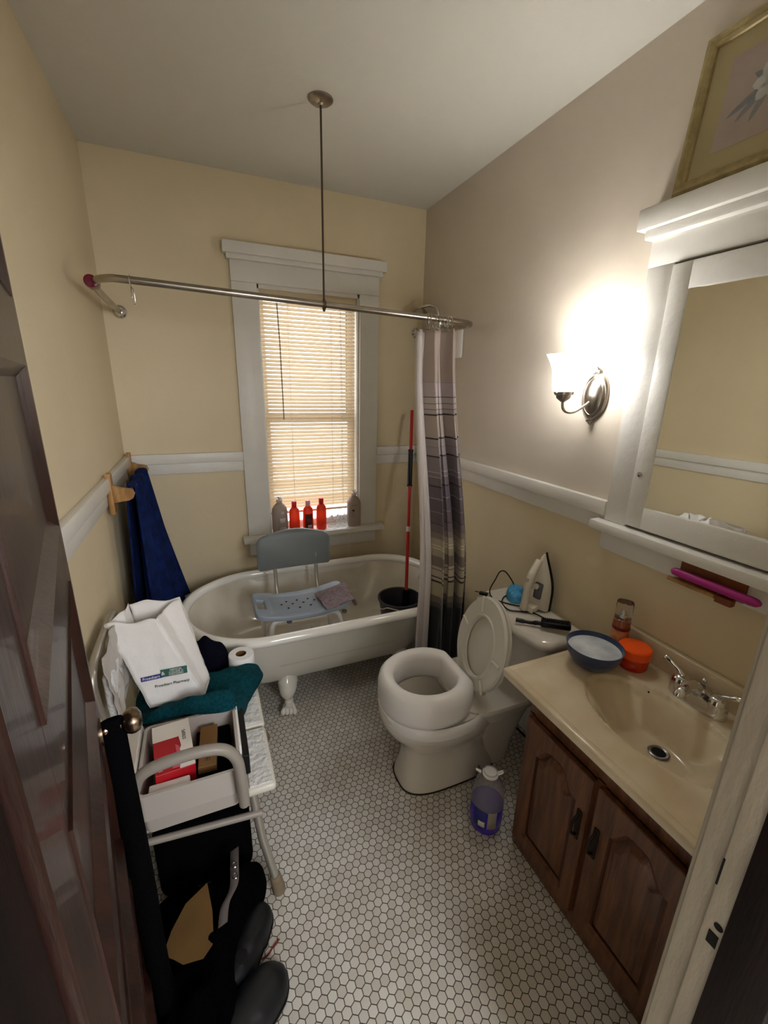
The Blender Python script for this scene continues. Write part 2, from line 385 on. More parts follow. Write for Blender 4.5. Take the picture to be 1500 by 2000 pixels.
def text(name, s, size, mx, m, parent, ext=.0004, font_w=1.0, align='CENTER'):
    c = bpy.data.curves.new(name, 'FONT'); c.body = s; c.size = size; c.extrude = ext; c.align_x = align; c.align_y = 'CENTER'; c.resolution_u = 3
    o = bpy.data.objects.new(name, c); COL.objects.link(o)
    bpy.context.view_layer.update()
    me = bpy.data.meshes.new_from_object(o.evaluated_get(bpy.context.evaluated_depsgraph_get()))
    bpy.data.objects.remove(o)
    me.transform(mx @ Matrix.Diagonal((font_w, 1, 1, 1))); me.name = name
    me.materials.clear(); me.materials.append(M[m])
    o = bpy.data.objects.new(name, me); COL.objects.link(o)
    if parent is not None: o.parent = parent; o.matrix_parent_inverse = parent.matrix_basis.inverted()
    return o
def basis(o, x, y):
    x = Vector(x).normalized(); y = Vector(y); y = (y-x*y.dot(x)).normalized(); z = x.cross(y)
    m = Matrix.Identity(4)
    for i in range(3): m[i][0] = x[i]; m[i][1] = y[i]; m[i][2] = z[i]; m[i][3] = o[i]
    return m

# ------------------------------------------------------------------ setting
W, H, FY = 1.802, 2.713, -2.46
WX0, WX1, WZ0, WZ1 = .75, 1.373, .735, 2.2
struct(G().box(-.2, 2.1, -4.6, .2, -.05, 0).build('floor', 'hex', smooth=0))
struct(G().box(-.15, W+.15, FY-.14, .17, H, H+.1).build('ceiling', 'ceiling', smooth=0))
struct(G().box(-.12, 0, FY, .15, 0, H).build('wall_left', 'wall_yellow', smooth=0))
g = G().box(0, WX0, 0, .15, 0, H).box(WX1, W, 0, .15, 0, H).box(WX0, WX1, 0, .15, 0, WZ0-.03).box(WX0, WX1, 0, .15, WZ1, H)
struct(g.build('wall_back', 'wall_yellow', smooth=0))
# right wall: greige above the chair rail, yellow below
wr = struct(G().box(W, W+.12, FY, .15, 1.2, H).build('wall_right', 'wall_grey', smooth=0))
G().box(W, W+.12, FY, .15, 0, 1.2).build('lower_wall', 'wall_yellow', wr, smooth=0)
# front wall with door opening
g = G().box(-.12, .235, FY-.12, FY, 0, H).box(1.10, W+.12, FY-.12, FY, 0, H).box(.235, 1.10, FY-.12, FY, 2.12, H)
struct(g.build('wall_front', 'wall_yellow', smooth=0))
# hallway shell behind the camera
struct(G().box(-.6, -.5, -4.6, FY-.12, 0, H).build('wall_hall_left', 'wall_hall', smooth=0))
struct(G().box(2.1, 2.2, -4.6, FY-.12, 0, H).build('wall_hall_right', 'wall_hall', smooth=0))
struct(G().box(-.6, 2.2, -4.7, -4.6, 0, H).build('wall_hall_back', 'wall_hall', smooth=0))
struct(G().box(-.6, 2.2, -4.7, FY-.14, H, H+.1).build('ceiling_hall', 'wall_hall', smooth=0))
# chair rails
def rail(g, a, b, nrm, z0=1.157, z1=1.275):
    (x0, y0), (x1, y1) = a, b; nx, ny = nrm
    def bx(t, za, zb, bev):
        g.box(min(x0, x1, x0+nx*t, x1+nx*t), max(x0, x1, x0+nx*t, x1+nx*t), min(y0, y1, y0+ny*t, y1+ny*t), max(y0, y1, y0+ny*t, y1+ny*t), za, zb, bev)
    bx(.012, z0, 1.222, .003); bx(.028, 1.219, z1, .005)
g = G(); rail(g, (0, 0), (.622, 0), (0, -1)); rail(g, (1.488, 0), (W, 0), (0, -1)); struct(g.build('trim_1', 'trim'))
g = G(); rail(g, (0, -.014), (0, FY), (1, 0)); struct(g.build('trim_2', 'trim'))
g = G(); rail(g, (W, -.014), (W, -1.612), (-1, 0)); struct(g.build('trim_3', 'trim'))
struct(G().box(0, W, -.018, 0, 0, .16, .004).build('baseboard_back', 'trim'))
struct(G().box(0, .018, FY, -.018, 0, .16, .004).build('baseboard_left', 'trim'))
struct(G().box(W-.018, W, -1.735, -.018, 0, .16, .004).build('baseboard_right', 'trim'))

# ---- window
win = thing('window_1', '', '', (1.06, 0, .735), kind='structure')
g = G().box(.622, WX0+.008, -.022, 0, .735, 2.2, .003).box(WX1-.008, 1.487, -.022, 0, .735, 2.2, .003).box(.622, 1.487, -.024, 0, 2.2, 2.305, .003)
g.build('window_casing', 'trim', win)
g = G().box(.605, 1.505, -.045, 0, 2.303, 2.33, .006).box(.588, 1.522, -.062, 0, 2.328, 2.385, .005)
g.build('window_cap', 'trim', win)
G().box(.585, 1.532, -.085, 0, .70, .735, .008).box(WX0, WX1, 0, .08, .70, .735).build('window_stool', 'trim', win)
G().box(.622, 1.487, -.022, 0, .60, .70, .003).build('window_apron', 'trim', win)
G().box(WX0-.001, WX0+.018, 0, .14, .735, 2.2).box(WX1-.018, WX1+.001, 0, .14, .735, 2.2).box(WX0, WX1, 0, .14, 2.18, 2.2).build('window_jamb', 'trim', win)
def sash(name, y, z0, z1):
    o = G().box(WX0+.018, WX0+.055, y, y+.03, z0, z1, .003).box(WX1-.055, WX1-.018, y, y+.03, z0, z1, .003).box(WX0+.055, WX1-.055, y, y+.03, z0, z0+.045, .003).box(WX0+.055, WX1-.055, y, y+.03, z1-.04, z1, .003).build(name, 'trim', win)
    G().box(WX0+.055, WX1-.055, y+.013, y+.016, z0+.045, z1-.04).build('window_pane', 'glass', o, smooth=0)
sash('window_sash', .105, 1.44, 2.18); sash('window_sash', .07, .735, 1.475)

# ---- entry door opening: jambs, stop, casing
g = G()
def old_edge(x0, x1, y0, y1, z0, z1, bev=.004): g.box(x0, x1, y0, y1, z0, z1, bev, 3)
old_edge(1.063, 1.17, FY, FY+.012, 0, 2.2)
old_edge(1.056, 1.10, -2.495, FY+.004, 0, 2.12, .003)
old_edge(1.045, 1.10, -2.519, -2.490, 0, 2.12, .003)
dj = struct(g.build('trim_4', 'jamb'))
# strike plate cut-outs
G().box(1.0435, 1.046, -2.514, -2.501, .874, .898).build('strike_opening', 'hole', dj, smooth=0)
G().lathe([(0, 0), (.006, 0), (.006, .001), (0, .001)], 14, mx=T(1.0435, -2.510, .915) @ RY(pi/2)).build('screw_hole', 'hole', dj)
G().box(1.0432, 1.0455, -2.4935, -2.491, .98, 1.03).build('paint_crack', 'hole', dj, smooth=0)
g = G().box(1.034, 1.12, -2.585, -2.5195, 0, 2.12, .003).box(1.08, 1.19, -2.61, -2.58, 0, 2.2, .004)
struct(g.build('trim_5', 'dark_wood'))
g = G().box(.235, .293, -2.585, FY-.012, 0, 2.12, .003).box(.16, .27, -2.61, -2.58, 0, 2.2, .004)
struct(g.build('trim_6', 'dark_wood'))
struct(G().box(.235, 1.10, -2.585, FY, 2.10, 2.14, .003).box(.16, 1.17, FY, FY+.02, 2.12, 2.25, .003).build('trim_7', 'jamb'))

# ---- the door itself, swung into the room (local x along the door from hinge, local z up, face towards -y local)
hinge = Vector((.2975, -2.462, 0)); free = Vector((.138, -1.747, 0)); dvec = (free-hinge).normalized()
def frame_at(p):   # columns: along the door, out of its room-side face, up
    m = Matrix.Identity(4)
    cols = (dvec, Vector((dvec.y, -dvec.x, 0)), Vector((0, 0, 1)))
    for j, c in enumerate(cols):
        for i in range(3): m[i][j] = c[i]
    for i in range(3): m[i][3] = p[i]
    return m
DM = frame_at(hinge)
DW = (free-hinge).length
door = thing('door_1', '', '', hinge, kind='structure')
g = G()
panels = [(1.80, 2.00), (1.418, 1.69), (1.042, 1.311), (.671-.28, .671), (.10, .30)]
panels = [(1.79, 2.0), (1.418, 1.69), (1.042, 1.311), (.415, .671+.27-.0), (.12, .33)]
panels = [(1.79, 2.02), (1.418, 1.69), (1.042, 1.311), (.671, .935), (.25, .56)]
SX0, SX1 = .095, DW-.075
g.box(0, SX0, -.036, 0, .01, 2.09, .002, 1, DM).box(SX1, DW, -.036, 0, .01, 2.09, .002, 1, DM)
zs = [.01]+[v for p in sorted(panels) for v in p]+[2.09]
for a, b in zip(zs[::2], zs[1::2]): g.box(SX0, SX1, -.036, 0, a, b, 0, 1, DM)
g.build('door_frame', 'door_wood', door)
for a, b in panels:
    G().box(SX0, SX1, -.026, -.012, a, b, 0, 1, DM).build('door_panel', 'door_wood', door)
    g = G(); t = .018
    def mold(x0, x1, z0, z1, nx, nzv):
        # sloped moulding strip between frame face (y=0) and panel (y=-.012)
        pts = []
        if nx: a0, a1 = ((x0, 0.003), (x0+nx*t, -.012)); v = [(a0[0], a0[1], z0), (a1[0], a1[1], z0+t), (a1[0], a1[1], z1-t), (a0[0], a0[1], z1), (a0[0], -.012, z0), (a0[0], -.012, z1)]; g.add(v, [(0, 1, 2, 3), (0, 4, 1), (3, 2, 5), (0, 3, 5, 4)], DM)
        else: zz = z0; v = [(x0, .003, zz), (x0+t, -.012, zz+nzv*t), (x1-t, -.012, zz+nzv*t), (x1, .003, zz), (x0, -.012, zz), (x1, -.012, zz)]; g.add(v, [(0, 1, 2, 3), (0, 4, 1), (3, 2, 5), (0, 3, 5, 4)], DM)
    mold(SX0, 0, a, b, 1, 0); mold(SX1, 0, a, b, -1, 0); mold(SX0, SX1, a, a, 0, 1); mold(SX0, SX1, b, b, 0, -1)
    g.build('panel_moulding', 'door_wood', door, smooth=20)
K = DM @ T(DW-.055, 0, .95) @ RX(-pi/2)   # local z -> +y(face normal)
kb = G().lathe([(.03, 0), (.03, .004), (.012, .008), (.010, .03), (.011, .045)], 24, mx=K).build('knob_neck', 'brass', door)
G().lathe([(0, .036), (.012, .038), (.022, .045), (.0275, .055), (.028, .062), (.024, .072), (.012, .078), (0, .079)], 28, mx=K).build('door_knob', 'brass', door)
G().box(DW-.002, DW+.001, -.028, -.008, .84, 1.02, .001, 1, DM).build('lock_plate', 'brass', door)

# ------------------------------------------------------------------ tub
def tub():
    t = thing('clawfoot_bathtub', 'white clawfoot bathtub with a rolled rim under the window', 'bathtub', (.96, -.54, 0))
    cx, cy, L2, W2 = .965, -.535, .755, .415
    def outline(dx, dy, z, rl=.40, rr=.33, n=96, sh=0):
        # rounded rectangle: radius rl at left end, rr at right end
        R = []
        x0, x1, y0, y1 = cx-L2+dx, cx+L2-dx, cy-W2+dy, cy+W2-dy
        rl = min(rl, (y1-y0)/2-.001, ); rr = min(rr, (y1-y0)/2-.001)
        cs = [(x1-rr, y1-rr, rr, 0), (x0+rl, y1-rl, rl, pi/2), (x0+rl, y0+rl, rl, pi), (x1-rr, y0+rr, rr, 1.5*pi)]
        for (a, b, r, s) in cs:
            for i in range(n//4): ang = s+pi/2*i/(n//4-1); R.append((a+r*cos(ang), b+r*sin(ang), z(a+r*cos(ang)) if callable(z) else z))
        return R
    zr = lambda x: .548 + .018*max(0, (.35-x)/.3)
    rim = []
    for k in range(12):
        a = 2*pi*k/12; d = .025+.025*cos(a)
        rim.append(outline(d, d, (lambda x, a=a: zr(x)-.023+.025*sin(a))))
    G().loft(rim, closed=True).build('rolled_rim', 'enamel_rim', t, smooth=60)
    out = [outline(.040, .040, lambda x: zr(x)-.022), outline(.046, .05, .48), outline(.065, .068, .40), outline(.10, .10, .30), outline(.15, .14, .22), outline(.22, .20, .165, .3, .3), outline(.32, .28, .14, .2, .2), outline(.5, .38, .135, .03, .03)]
    G().loft(out, cap0=False).build('outer_shell', 'enamel', t, smooth=60)
    inn = [outline(.030, .030, lambda x: zr(x)-.012), outline(.055, .045, .50), outline(.085, .065, .42), outline(.13, .09, .33), outline(.18, .115, .27), outline(.24, .15, .235, .27, .22), outline(.32, .21, .222, .19, .16), outline(.5, .33, .218, .06, .06)]
    G().loft(inn, cap0=False).build('basin', 'enamel_in', t, smooth=60)
    G().lathe([(0, 0), (.024, 0), (.022, .003), (0, .003)], 20, mx=T(1.32, cy, .221)).build('drain', 'chrome', t)
    for (x, y, ang) in ((.70, -.80, -2.0), (1.35, -.80, -1.1), (.70, -.27, 2.0), (1.35, -.27, 1.1)):
        d = Vector((cos(ang), sin(ang), 0))
        if y < -.5: d = Vector((-.25 if x < 1 else .25, -1, 0)).normalized()
        else: d = Vector((-.25 if x < 1 else .25, 1, 0)).normalized()
        b = Vector((x, y, 0))-d*.02
        P = spl([b+Vector((0, 0, .232)), b+Vector((0, 0, .19))+d*.010, b+d*.022+Vector((0, 0, .14)), b+d*.006+Vector((0, 0, .085)), b+d*.008+Vector((0, 0, .045)), b+d*.035+Vector((0, 0, .028))], 5)
        n = len(P); key = [.040, .060, .050, .027, .027, .034]
        R = [key[min(5, i//5)]*(1-(i % 5)/5)+key[min(5, i//5+1)]*(i % 5)/5 for i in range(n)]
        g = G().tube(P, R, 16, flat=.8)
        side = Vector((-d.y, d.x, 0))
        for s in (-1.5, -.5, .5, 1.5):
            c = b+d*.044+side*s*.020+Vector((0, 0, .020)); g.ball(c, (.014, .014, .020), 12)
            g.tube([b+d*.012+side*s*.011+Vector((0, 0, .045)), c+Vector((0, 0, .008)), c+d*.012-Vector((0, 0, .008))], [.010, .011, .006], 10)
        g.ball(b+d*.012+Vector((0, 0, .02)), (.034, .034, .02), 14)
        g.build('claw_foot', 'enamel', t, smooth=60)
    return t
tub()
# tub taps at the right end
t = thing('tub_faucet', 'chrome tub faucet with cross handles at the right end of the bathtub', 'faucet', (1.70, -.47, .43))
G().tube(spl([(1.745, -.46, .52), (1.69, -.46, .53), (1.65, -.46, .515), (1.63, -.46, .47)], 5), [.016]*15+[.014], 14).build('spout', 'chrome', t)
G().tube([(1.74, -.56, .50), (1.74, -.36, .50)], .013, 14).tube([(1.74, -.46, .50), (1.74, -.46, .30)], .011, 12).build('faucet_body', 'chrome', t)
for y in (-.545, -.385):
    g = G().tube([(1.745, y, .50), (1.675, y, .50)], [.016, .012], 14).ball((1.668, y, .50), .019, 14)
    g.tube([(1.668, y-.03, .50), (1.668, y+.03, .50)], .007, 8).tube([(1.668, y, .47), (1.668, y, .53)], .007, 8)
    g.build('tap_handle', 'chrome', t)
t = thing('shower_riser', 'chrome shower riser pipe with round shower head behind the curtain', 'shower', (1.72, -.25, 2.1))
G().tube(spl([(1.765, -.40, .5), (1.765, -.36, 1.0), (1.765, -.33, 1.6), (1.762, -.30, 2.05), (1.75, -.22, 2.14), (1.71, -.14, 2.135)], 6), .009, 12).build('riser_pipe', 'chrome', t)
G().lathe([(0, .0), (.02, .002), (.042, .014), (.052, .034), (.054, .044), (0, .040)], 28, mx=T(1.70, -.13, 2.135) @ RX(pi) @ RY(.25)).build('shower_head', 'nickel', t)
t = G().tube(splc([(1.735, -.30, .66), (1.70, -.36, .71), (1.69, -.38, .78), (1.72, -.32, .83), (1.75, -.26, .80), (1.755, -.24, .72)], 8), .004, 10, closed=True).build('shower_hose', 'white_plastic')
tag(t, 'thin white looped hose beside the tub taps, half behind the curtain', 'hose')

# ------------------------------------------------------------------ rod, ceiling support, rings
t = thing('curtain_rod', 'curved metal shower curtain rod running across the room above the tub', 'curtain rod', (.9, -.76, 2.0))
zl, zrr = 2.012, 1.985
def rz(x): return 2.022-.028*(x-.1)
P = spl([(.076, -.03, 2.004), (.072, -.25, 2.01), (.072, -.52, 2.016), (.085, -.66, 2.02), (.135, -.735, 2.022), (.22, -.76, 2.02), (.6, -.765, 2.008), (1.0, -.765, 1.997), (1.4, -.765, 1.986), (1.60, -.76, 1.98), (1.69, -.73, 1.98), (1.735, -.66, 1.982), (1.752, -.52, 1.99), (1.758, -.25, 2.0), (1.76, -.03, 2.006)], 8)
G().tube(P, .0135, 16).build('rod', 'rod_metal', t)
for x, z in ((.076, 2.004), (1.76, 2.006)):
    G().lathe([(.031, 0), (.033, .004), (.031, .010), (.022, .016), (.019, .028), (.0155, .032), (.014, .032)], 28, mx=T(x, -.001, z) @ RX(pi/2)).build('wall_flange', 'chrome', t)
sup = G().tube([(.937, -.763, 1.99), (.937, -.763, 2.71)], .0042, 10).build('support_rod', 'dull_metal', t)
G().lathe([(.0, 0), (.048, .001), (.048, .004), (.040, .010), (.012, .016), (.008, .022), (0, .022)], 32, mx=T(.937, -.763, 2.7125) @ RX(pi)).build('ceiling_flange', 'nickel', t)
G().lathe([(.0152, -.006), (.017, -.006), (.017, .006), (.0152, .006), (.0152, -.006)], 20, mx=T(.937, -.765, 1.998) @ RY(pi/2)).ball((.937, -.763, 1.978), .007).ball((.937, -.763, 2.018), .006).build('rod_clamp', 'dull_metal', t)
G().lathe([(.014, -.035), (.022, -.033), (.024, -.02), (.024, .02), (.022, .033), (.014, .035)], 18, mx=T(.079, -.655, 2.018) @ RX(pi/2)).build('rod_sleeve', 'purple_clear', t)
# lone hook
o = G().tube(spl([(.215, -.765, 2.035), (.213, -.750, 2.028), (.214, -.748, 2.0), (.214, -.758, 1.975), (.216, -.768, 1.95), (.218, -.762, 1.935), (.222, -.752, 1.945), (.222, -.76, 1.985), (.216, -.78, 2.0), (.214, -.783, 2.022), (.215, -.765, 2.036)], 6), .0016, 8).build('curtain_hook', 'chrome')
tag(o, 'thin wire curtain hook hanging alone at the left end of the rod', 'hook')
# rings
xs = [1.440, 1.456, 1.480, 1.492, 1.500, 1.522, 1.530, 1.548, 1.556, 1.566]
ring0 = None
ordinals = ['leftmost', 'second from left', 'third from left', 'fourth from left', 'fifth from left', 'fifth from right', 'fourth from right', 'third from right', 'second from right', 'rightmost']
for i, x in enumerate(xs):
    if ring0 is None:
        ring0 = G().tube([(0, .024*cos(a), -.012+.03*sin(a)) for a in [2*pi*k/28 for k in range(28)]], .0016, 8, closed=True).ball((0, 0, .018), .003, 8).ball((0, -.008, .018), .003, 8).ball((0, .008, .018), .003, 8).build('curtain_ring', 'chrome')
        o = ring0
    else: o = ring0.copy(); COL.objects.link(o)
    o.location = (x, -.762, rz(x)-.003); o.rotation_euler = (0, random.uniform(-.25, .25), random.uniform(-.4, .4))
    tag(o, 'metal curtain ring above the striped curtain, %s of ten' % ordinals[i], 'curtain ring', 'curtain rings bunched on the rod')
# curtain
t = thing('shower_curtain', 'bunched shower curtain with grey and mauve stripes and a black hem', 'curtain', (1.49, -.80, 1.93))
def cfn(x0t, x1t, x0b, x1b, folds, amp, yt, yb, zt, zb, ph=0, flare=0):
    def f(u, v):
        z = zt+(zb-zt)*v
        s = min(1, v/.72); s = s*s*(3-2*s)
        xa = x0t+(x0b-x0t)*v; xb = x1t+(x1b-x1t)*v + flare*max(0, v-.6)
        y = yt+(yb-yt)*s
        w = folds*2*pi*u+ph
        am = amp*(.65+.5*sin(u*9+ph)*sin(v*2.1+1))
        return (xa+(xb-xa)*u+.010*sin(2*w+v*2), y+am*sin(w+.7*sin(v*3+u*4)), z+.006*cos(w)*(1-v)**8)
    return f
G().grid(cfn(1.415, 1.585, 1.425, 1.60, 3.4, .058, -.775, -1.0, 1.935, .17, 1.1), 150, 90).build('curtain_cloth', 'curtain', t, smooth=80, solid=.0015)
G().grid(cfn(1.383, 1.415, 1.35, 1.44, 1.5, .018, -.775, -.97, 1.925, .17, .3), 40, 60).build('curtain_liner', 'shower_liner', t, smooth=80, solid=.0012)
G().grid(cfn(1.575, 1.60, 1.59, 1.66, 1.2, .02, -.74, -.90, 1.55, .45, .3), 20, 40).build('curtain_liner', 'shower_liner', t, smooth=80, solid=.0012)
# white plate on the right wall
o = G().box(W-.016, W, -.52, -.385, 1.83, 1.985, .01, 3).build('wall_plate', 'white_plastic'); tag(o, 'white plastic rectangular plate on the wall behind the curtain top', 'plate')

# ------------------------------------------------------------------ blinds
t = thing('window_blind', 'cream mini blind lowered over the window with daylight behind', 'blind', (1.06, .035, 2.16))
G().box(.770, 1.353, .020, .055, 2.125, 2.198, .003).build('head_rail', 'slat_solid', t)
g = G(); zz = 2.112; k = 0; ts = .011
while zz > .872:
    tilt = 1.12 + .03*sin(k*.7); a = .0108; q = []
    c1 = 0.0008*sin(k*1.3)
    n = 4
    for e in range(n+1):
        s = -1+2*e/n; crown = .0016*(1-s*s)
        yy = .035+a*s*cos(tilt)+crown*sin(tilt); z2 = zz-a*s*sin(tilt)*-1+crown*cos(tilt)
        q.append((yy, z2))
    v = [(x, y, z+c1) for (y, z) in q for x in (.774, 1.349)]
    g.add(v, [(2*i, 2*i+1, 2*i+3, 2*i+2) for i in range(n)])
    zz -= .0222; k += 1
g.build('slats', 'slat', t, smooth=60)
G().box(.774, 1.349, .025, .047, .848, .862, .003).build('bottom_rail', 'slat', t)
for x in (.93, 1.19):
    g = G().tube([(x, .0175, 2.13), (x, .0175, .85)], .0010, 6).tube([(x, .0525, 2.13), (x, .0525, .85)], .0010, 6); g.build('ladder_cord', 'cord_white', t)
G().tube([(.868, .012, 2.115), (.874, .002, 1.9), (.878, -.004, 1.46)], [.0035]*3, 8).build('tilt_wand', mat('grey_wand', '#8f8579', .3), t)
G().tube(spl([(1.245, .012, 2.12), (1.247, .005, 1.6), (1.25, .0, 1.0), (1.252, -.045, .80), (1.255, -.092, .70), (1.256, -.094, .50)], 5), .0011, 6).tube(spl([(1.25, .012, 2.12), (1.253, .004, 1.6), (1.257, .0, 1.0), (1.262, -.05, .80), (1.268, -.095, .70), (1.27, -.098, .45)], 5), .0011, 6).build('lift_cord', 'cord_white', t)
G().lathe([(.002, 0), (.006, -.02), (.005, -.03), (0, -.03)], 12, mx=T(1.263, -.096, .46)).build('cord_tassel', 'cord_white', t)

# ------------------------------------------------------------------ bottles on the sill
def pump_bottle(x, y, r, h, label, name='pump_bottle', bars=0):
    t = thing(name, label, 'bottle', (x, y, .735)); b = .736
    o = G().lathe([(0, 0), (r*.93, 0), (r, .006), (r, h*.62), (r*.93, h*.70), (r*.62, h*.80), (r*.30, h*.86), (r*.28, h*.885), (0, h*.885)], 36, mx=T(x, y, b), sy=.8).build('bottle_body', 'shampoo_grey', t, smooth=50)
    G().lathe([(r*.38, h*.87), (r*.40, h*.93), (r*.34, h*.945), (r*.12, h*.95), (r*.11, h*1.0), (0, h*1.0)], 20, mx=T(x, y, b)).build('pump_collar', 'label_pale', t)
    G().box(x-.012, x+.012, y-.010, y+.008, b+h*.99, b+h*1.03, .003).tube([(x, y-.005, b+h*1.01), (x+.005, y-.045, b+h*1.0)], [.005, .004], 8).build('pump_head', 'label_pale', t)
    return t, b
t, b = pump_bottle(.822, -.015, .050, .235, 'taupe pump bottle at the left end of the sill, beside the red bottles')
for (u0, u1, z0, z1, mt) in ((-.02, .02, .075, .105, 'label_pale'), (-.012, .012, .13, .15, 'label_pale'), (-.018, .018, .025, .042, 'label_white')):
    G().grid(lambda u, v: (.822+.0505*sin(.25+(u0+(u1-u0)*u)/.05), -.015-.0405*cos(.25+(u0+(u1-u0)*u)/.05), b+z0+(z1-z0)*v), 8, 1).build('label', mt, t, solid=.0006)
g = G()
for i in range(5): g.grid(lambda u, v: (.822+.0512*sin(.25+(-.014+.006*i+.003*u)/.05), -.015-.0412*cos(.25+(-.014+.006*i+.003*u)/.05), b+.028+.011*v), 2, 1)
g.build('barcode', 'print_dark', t)
t, b = pump_bottle(1.325, -.02, .050, .245, 'taupe pump bottle alone at the right end of the sill')
g = G()
for (u0, u1, z0, z1) in ((-.026, .012, .150, .1525), (-.024, -.008, .108, .122), (-.024, -.012, .098, .1), (-.024, -.006, .085, .0865), (-.024, -.004, .07, .0715)):
    g.grid(lambda u, v: (1.325+.0505*sin((u0+(u1-u0)*u)/.05), -.02-.0405*cos((u0+(u1-u0)*u)/.05), b+z0+(z1-z0)*v), 6, 1)
g.build('label_print', 'print_dark', t, solid=.0004)
def red_bottle(x, y, cap, label, dark=0, h=.185):
    t = thing('shampoo_bottle', label, 'bottle', (x, y, .735), 'red orange bottles on the window sill'); b = .736; r = .035
    G().lathe([(0, 0), (r*.92, 0), (r, .008), (r*.98, h*.68), (r*.9, h*.80), (r*.55, h*.88), (r*.4, h*.9), (r*.4, h*.91), (0, h*.91)], 36, mx=T(x, y, b), sy=.72).build('bottle_body', 'shampoo_red', t, smooth=50)
    G().lathe([(r*.46, h*.90), (r*.46, h*1.08), (r*.40, h*1.1), (0, h*1.1)], 24, mx=T(x, y, b)).build('bottle_cap', cap, t)
    def patch(z0, z1, a0, a1, mt, k=1.012):
        G().grid(lambda u, v: (x+r*k*sin(a0+(a1-a0)*u), y-r*k*.72*cos(a0+(a1-a0)*u), b+z0+(z1-z0)*v), 10, 1).build('label', mt, t, solid=.0005)
    if dark:
        patch(.018, .115, -.75, .75, 'label_dark'); patch(.022, .038, -.2, .55, 'label_white', 1.03); patch(.085, .10, -.5, .6, 'print_dark', 1.03)
        g = G()
        for i in range(5): g.grid(lambda u, v: (x+r*1.05*sin(-.1+.12*i+.06*u), y-r*1.05*.72*cos(-.1+.12*i+.06*u), b+.026+.008*v), 1, 1)
        g.build('barcode', 'print_dark', t)
    else:
        g = G()
        for (z, a0, a1) in ((.115, -.4, .35), (.105, -.3, .3), (.035, -.5, .4), (.03, -.45, .2)):
            g.grid(lambda u, v: (x+r*1.01*sin(a0+(a1-a0)*u), y-r*1.01*.72*cos(a0+(a1-a0)*u), b+z+.002*v), 6, 1)
        g.build('label_print', 'orange', t)
red_bottle(.915, -.02, 'red_cap', 'red orange bottle with red cap, directly right of the taupe bottle')
red_bottle(1.005, -.02, 'pink_cap', 'red orange bottle with pale pink cap and dark label', 1)
red_bottle(1.095, -.02, 'red_cap', 'red orange bottle with red cap, beside the clear plastic packaging', h=.192)
# crumpled plastic packaging
g = G(); O = [(1.14, -.02), (1.17, -.07), (1.24, -.078), (1.28, -.05), (1.27, .0), (1.26, .04), (1.18, .05), (1.145, .02)]
pillow(g, O, .737, .075, .03, 40, seed=3)
o = g.build('plastic_packaging', 'clear_bag', smooth=15); tag(o, 'crumpled clear plastic packaging on the sill between bottles', 'packaging')

# ------------------------------------------------------------------ shower chair in the tub
t = thing('shower_chair', 'grey plastic shower chair with back rest standing in the bathtub', 'shower chair', (.83, -.6, .18))
CX = .828
def seatz(x): return .520+.035*((x-CX)/.25)**2
def seat_slab():
    g = G(); nx, ny = 60, 34
    x0, x1, y0, y1 = .575, 1.078, -.735, -.452
    def edge(x, y):   # inside mask with rounded corners
        r = .045; dx = max(0, abs(x-CX)-(.2515-r)); dy = max(0, abs(y+.5935)-(.1415-r)); return r-sqrt(dx*dx+dy*dy)
    def hole(x, y):
        for hx in (.611, 1.043):
            if abs(x-hx) < .019 and abs(y+.5935) < .052: return True
        return False
    me = {}; V = []; F = []
    xs_ = [x0+(x1-x0)*i/nx for i in range(nx+1)]; ys_ = [y0+(y1-y0)*j/ny for j in range(ny+1)]
    def vid(i, j):
        if (i, j) not in me:
            x, y = xs_[i], ys_[j]; r = .045
            dx = abs(x-CX)-(.2515-r); dy = abs(y+.5935)-(.1415-r)
            if dx > 0 and dy > 0:
                d = sqrt(dx*dx+dy*dy)
                mxx = max(dx, dy); 
                k = mxx/d; x = CX+math.copysign(.2515-r+dx*k, x-CX); y = -.5935+math.copysign(.1415-r+dy*k, y+.5935)
            ins = (abs(xs_[i]-CX) < .175 and abs(ys_[j]+.5935) < .105)
            me[(i, j)] = len(V); V.append((x, y, seatz(x)-(.004 if ins else 0)))
        return me[(i, j)]
    for i in range(nx):
        for j in range(ny):
            xc, yc = (xs_[i]+xs_[i+1])/2, (ys_[j]+ys_[j+1])/2
            if hole(xc, yc): continue
            F.append((vid(i, j), vid(i+1, j), vid(i+1, j+1), vid(i, j+1)))
    g.add(V, F); return g
o = seat_slab().build('seat', 'bluegrey_plastic', t, smooth=50, solid=.026)
bv = o.modifiers.new('b', 'BEVEL'); bv.width = .005; bv.segments = 2; bv.limit_method = 'ANGLE'; bv.angle_limit = radians(50)
for a, b2 in ((-.06, .03), (.0, .035), (.06, .03), (-.09, 0), (-.03, 0), (.03, 0), (.09, 0), (-.06, -.045), (0, -.05), (.06, -.045)):
    x = CX+a-.02; G().lathe([(0, 0), (.0055, 0), (.0055, .0015), (0, .0015)], 12, mx=T(x, -.5935+b2, seatz(x)-.0038)).build('drain_hole', 'hole', t)
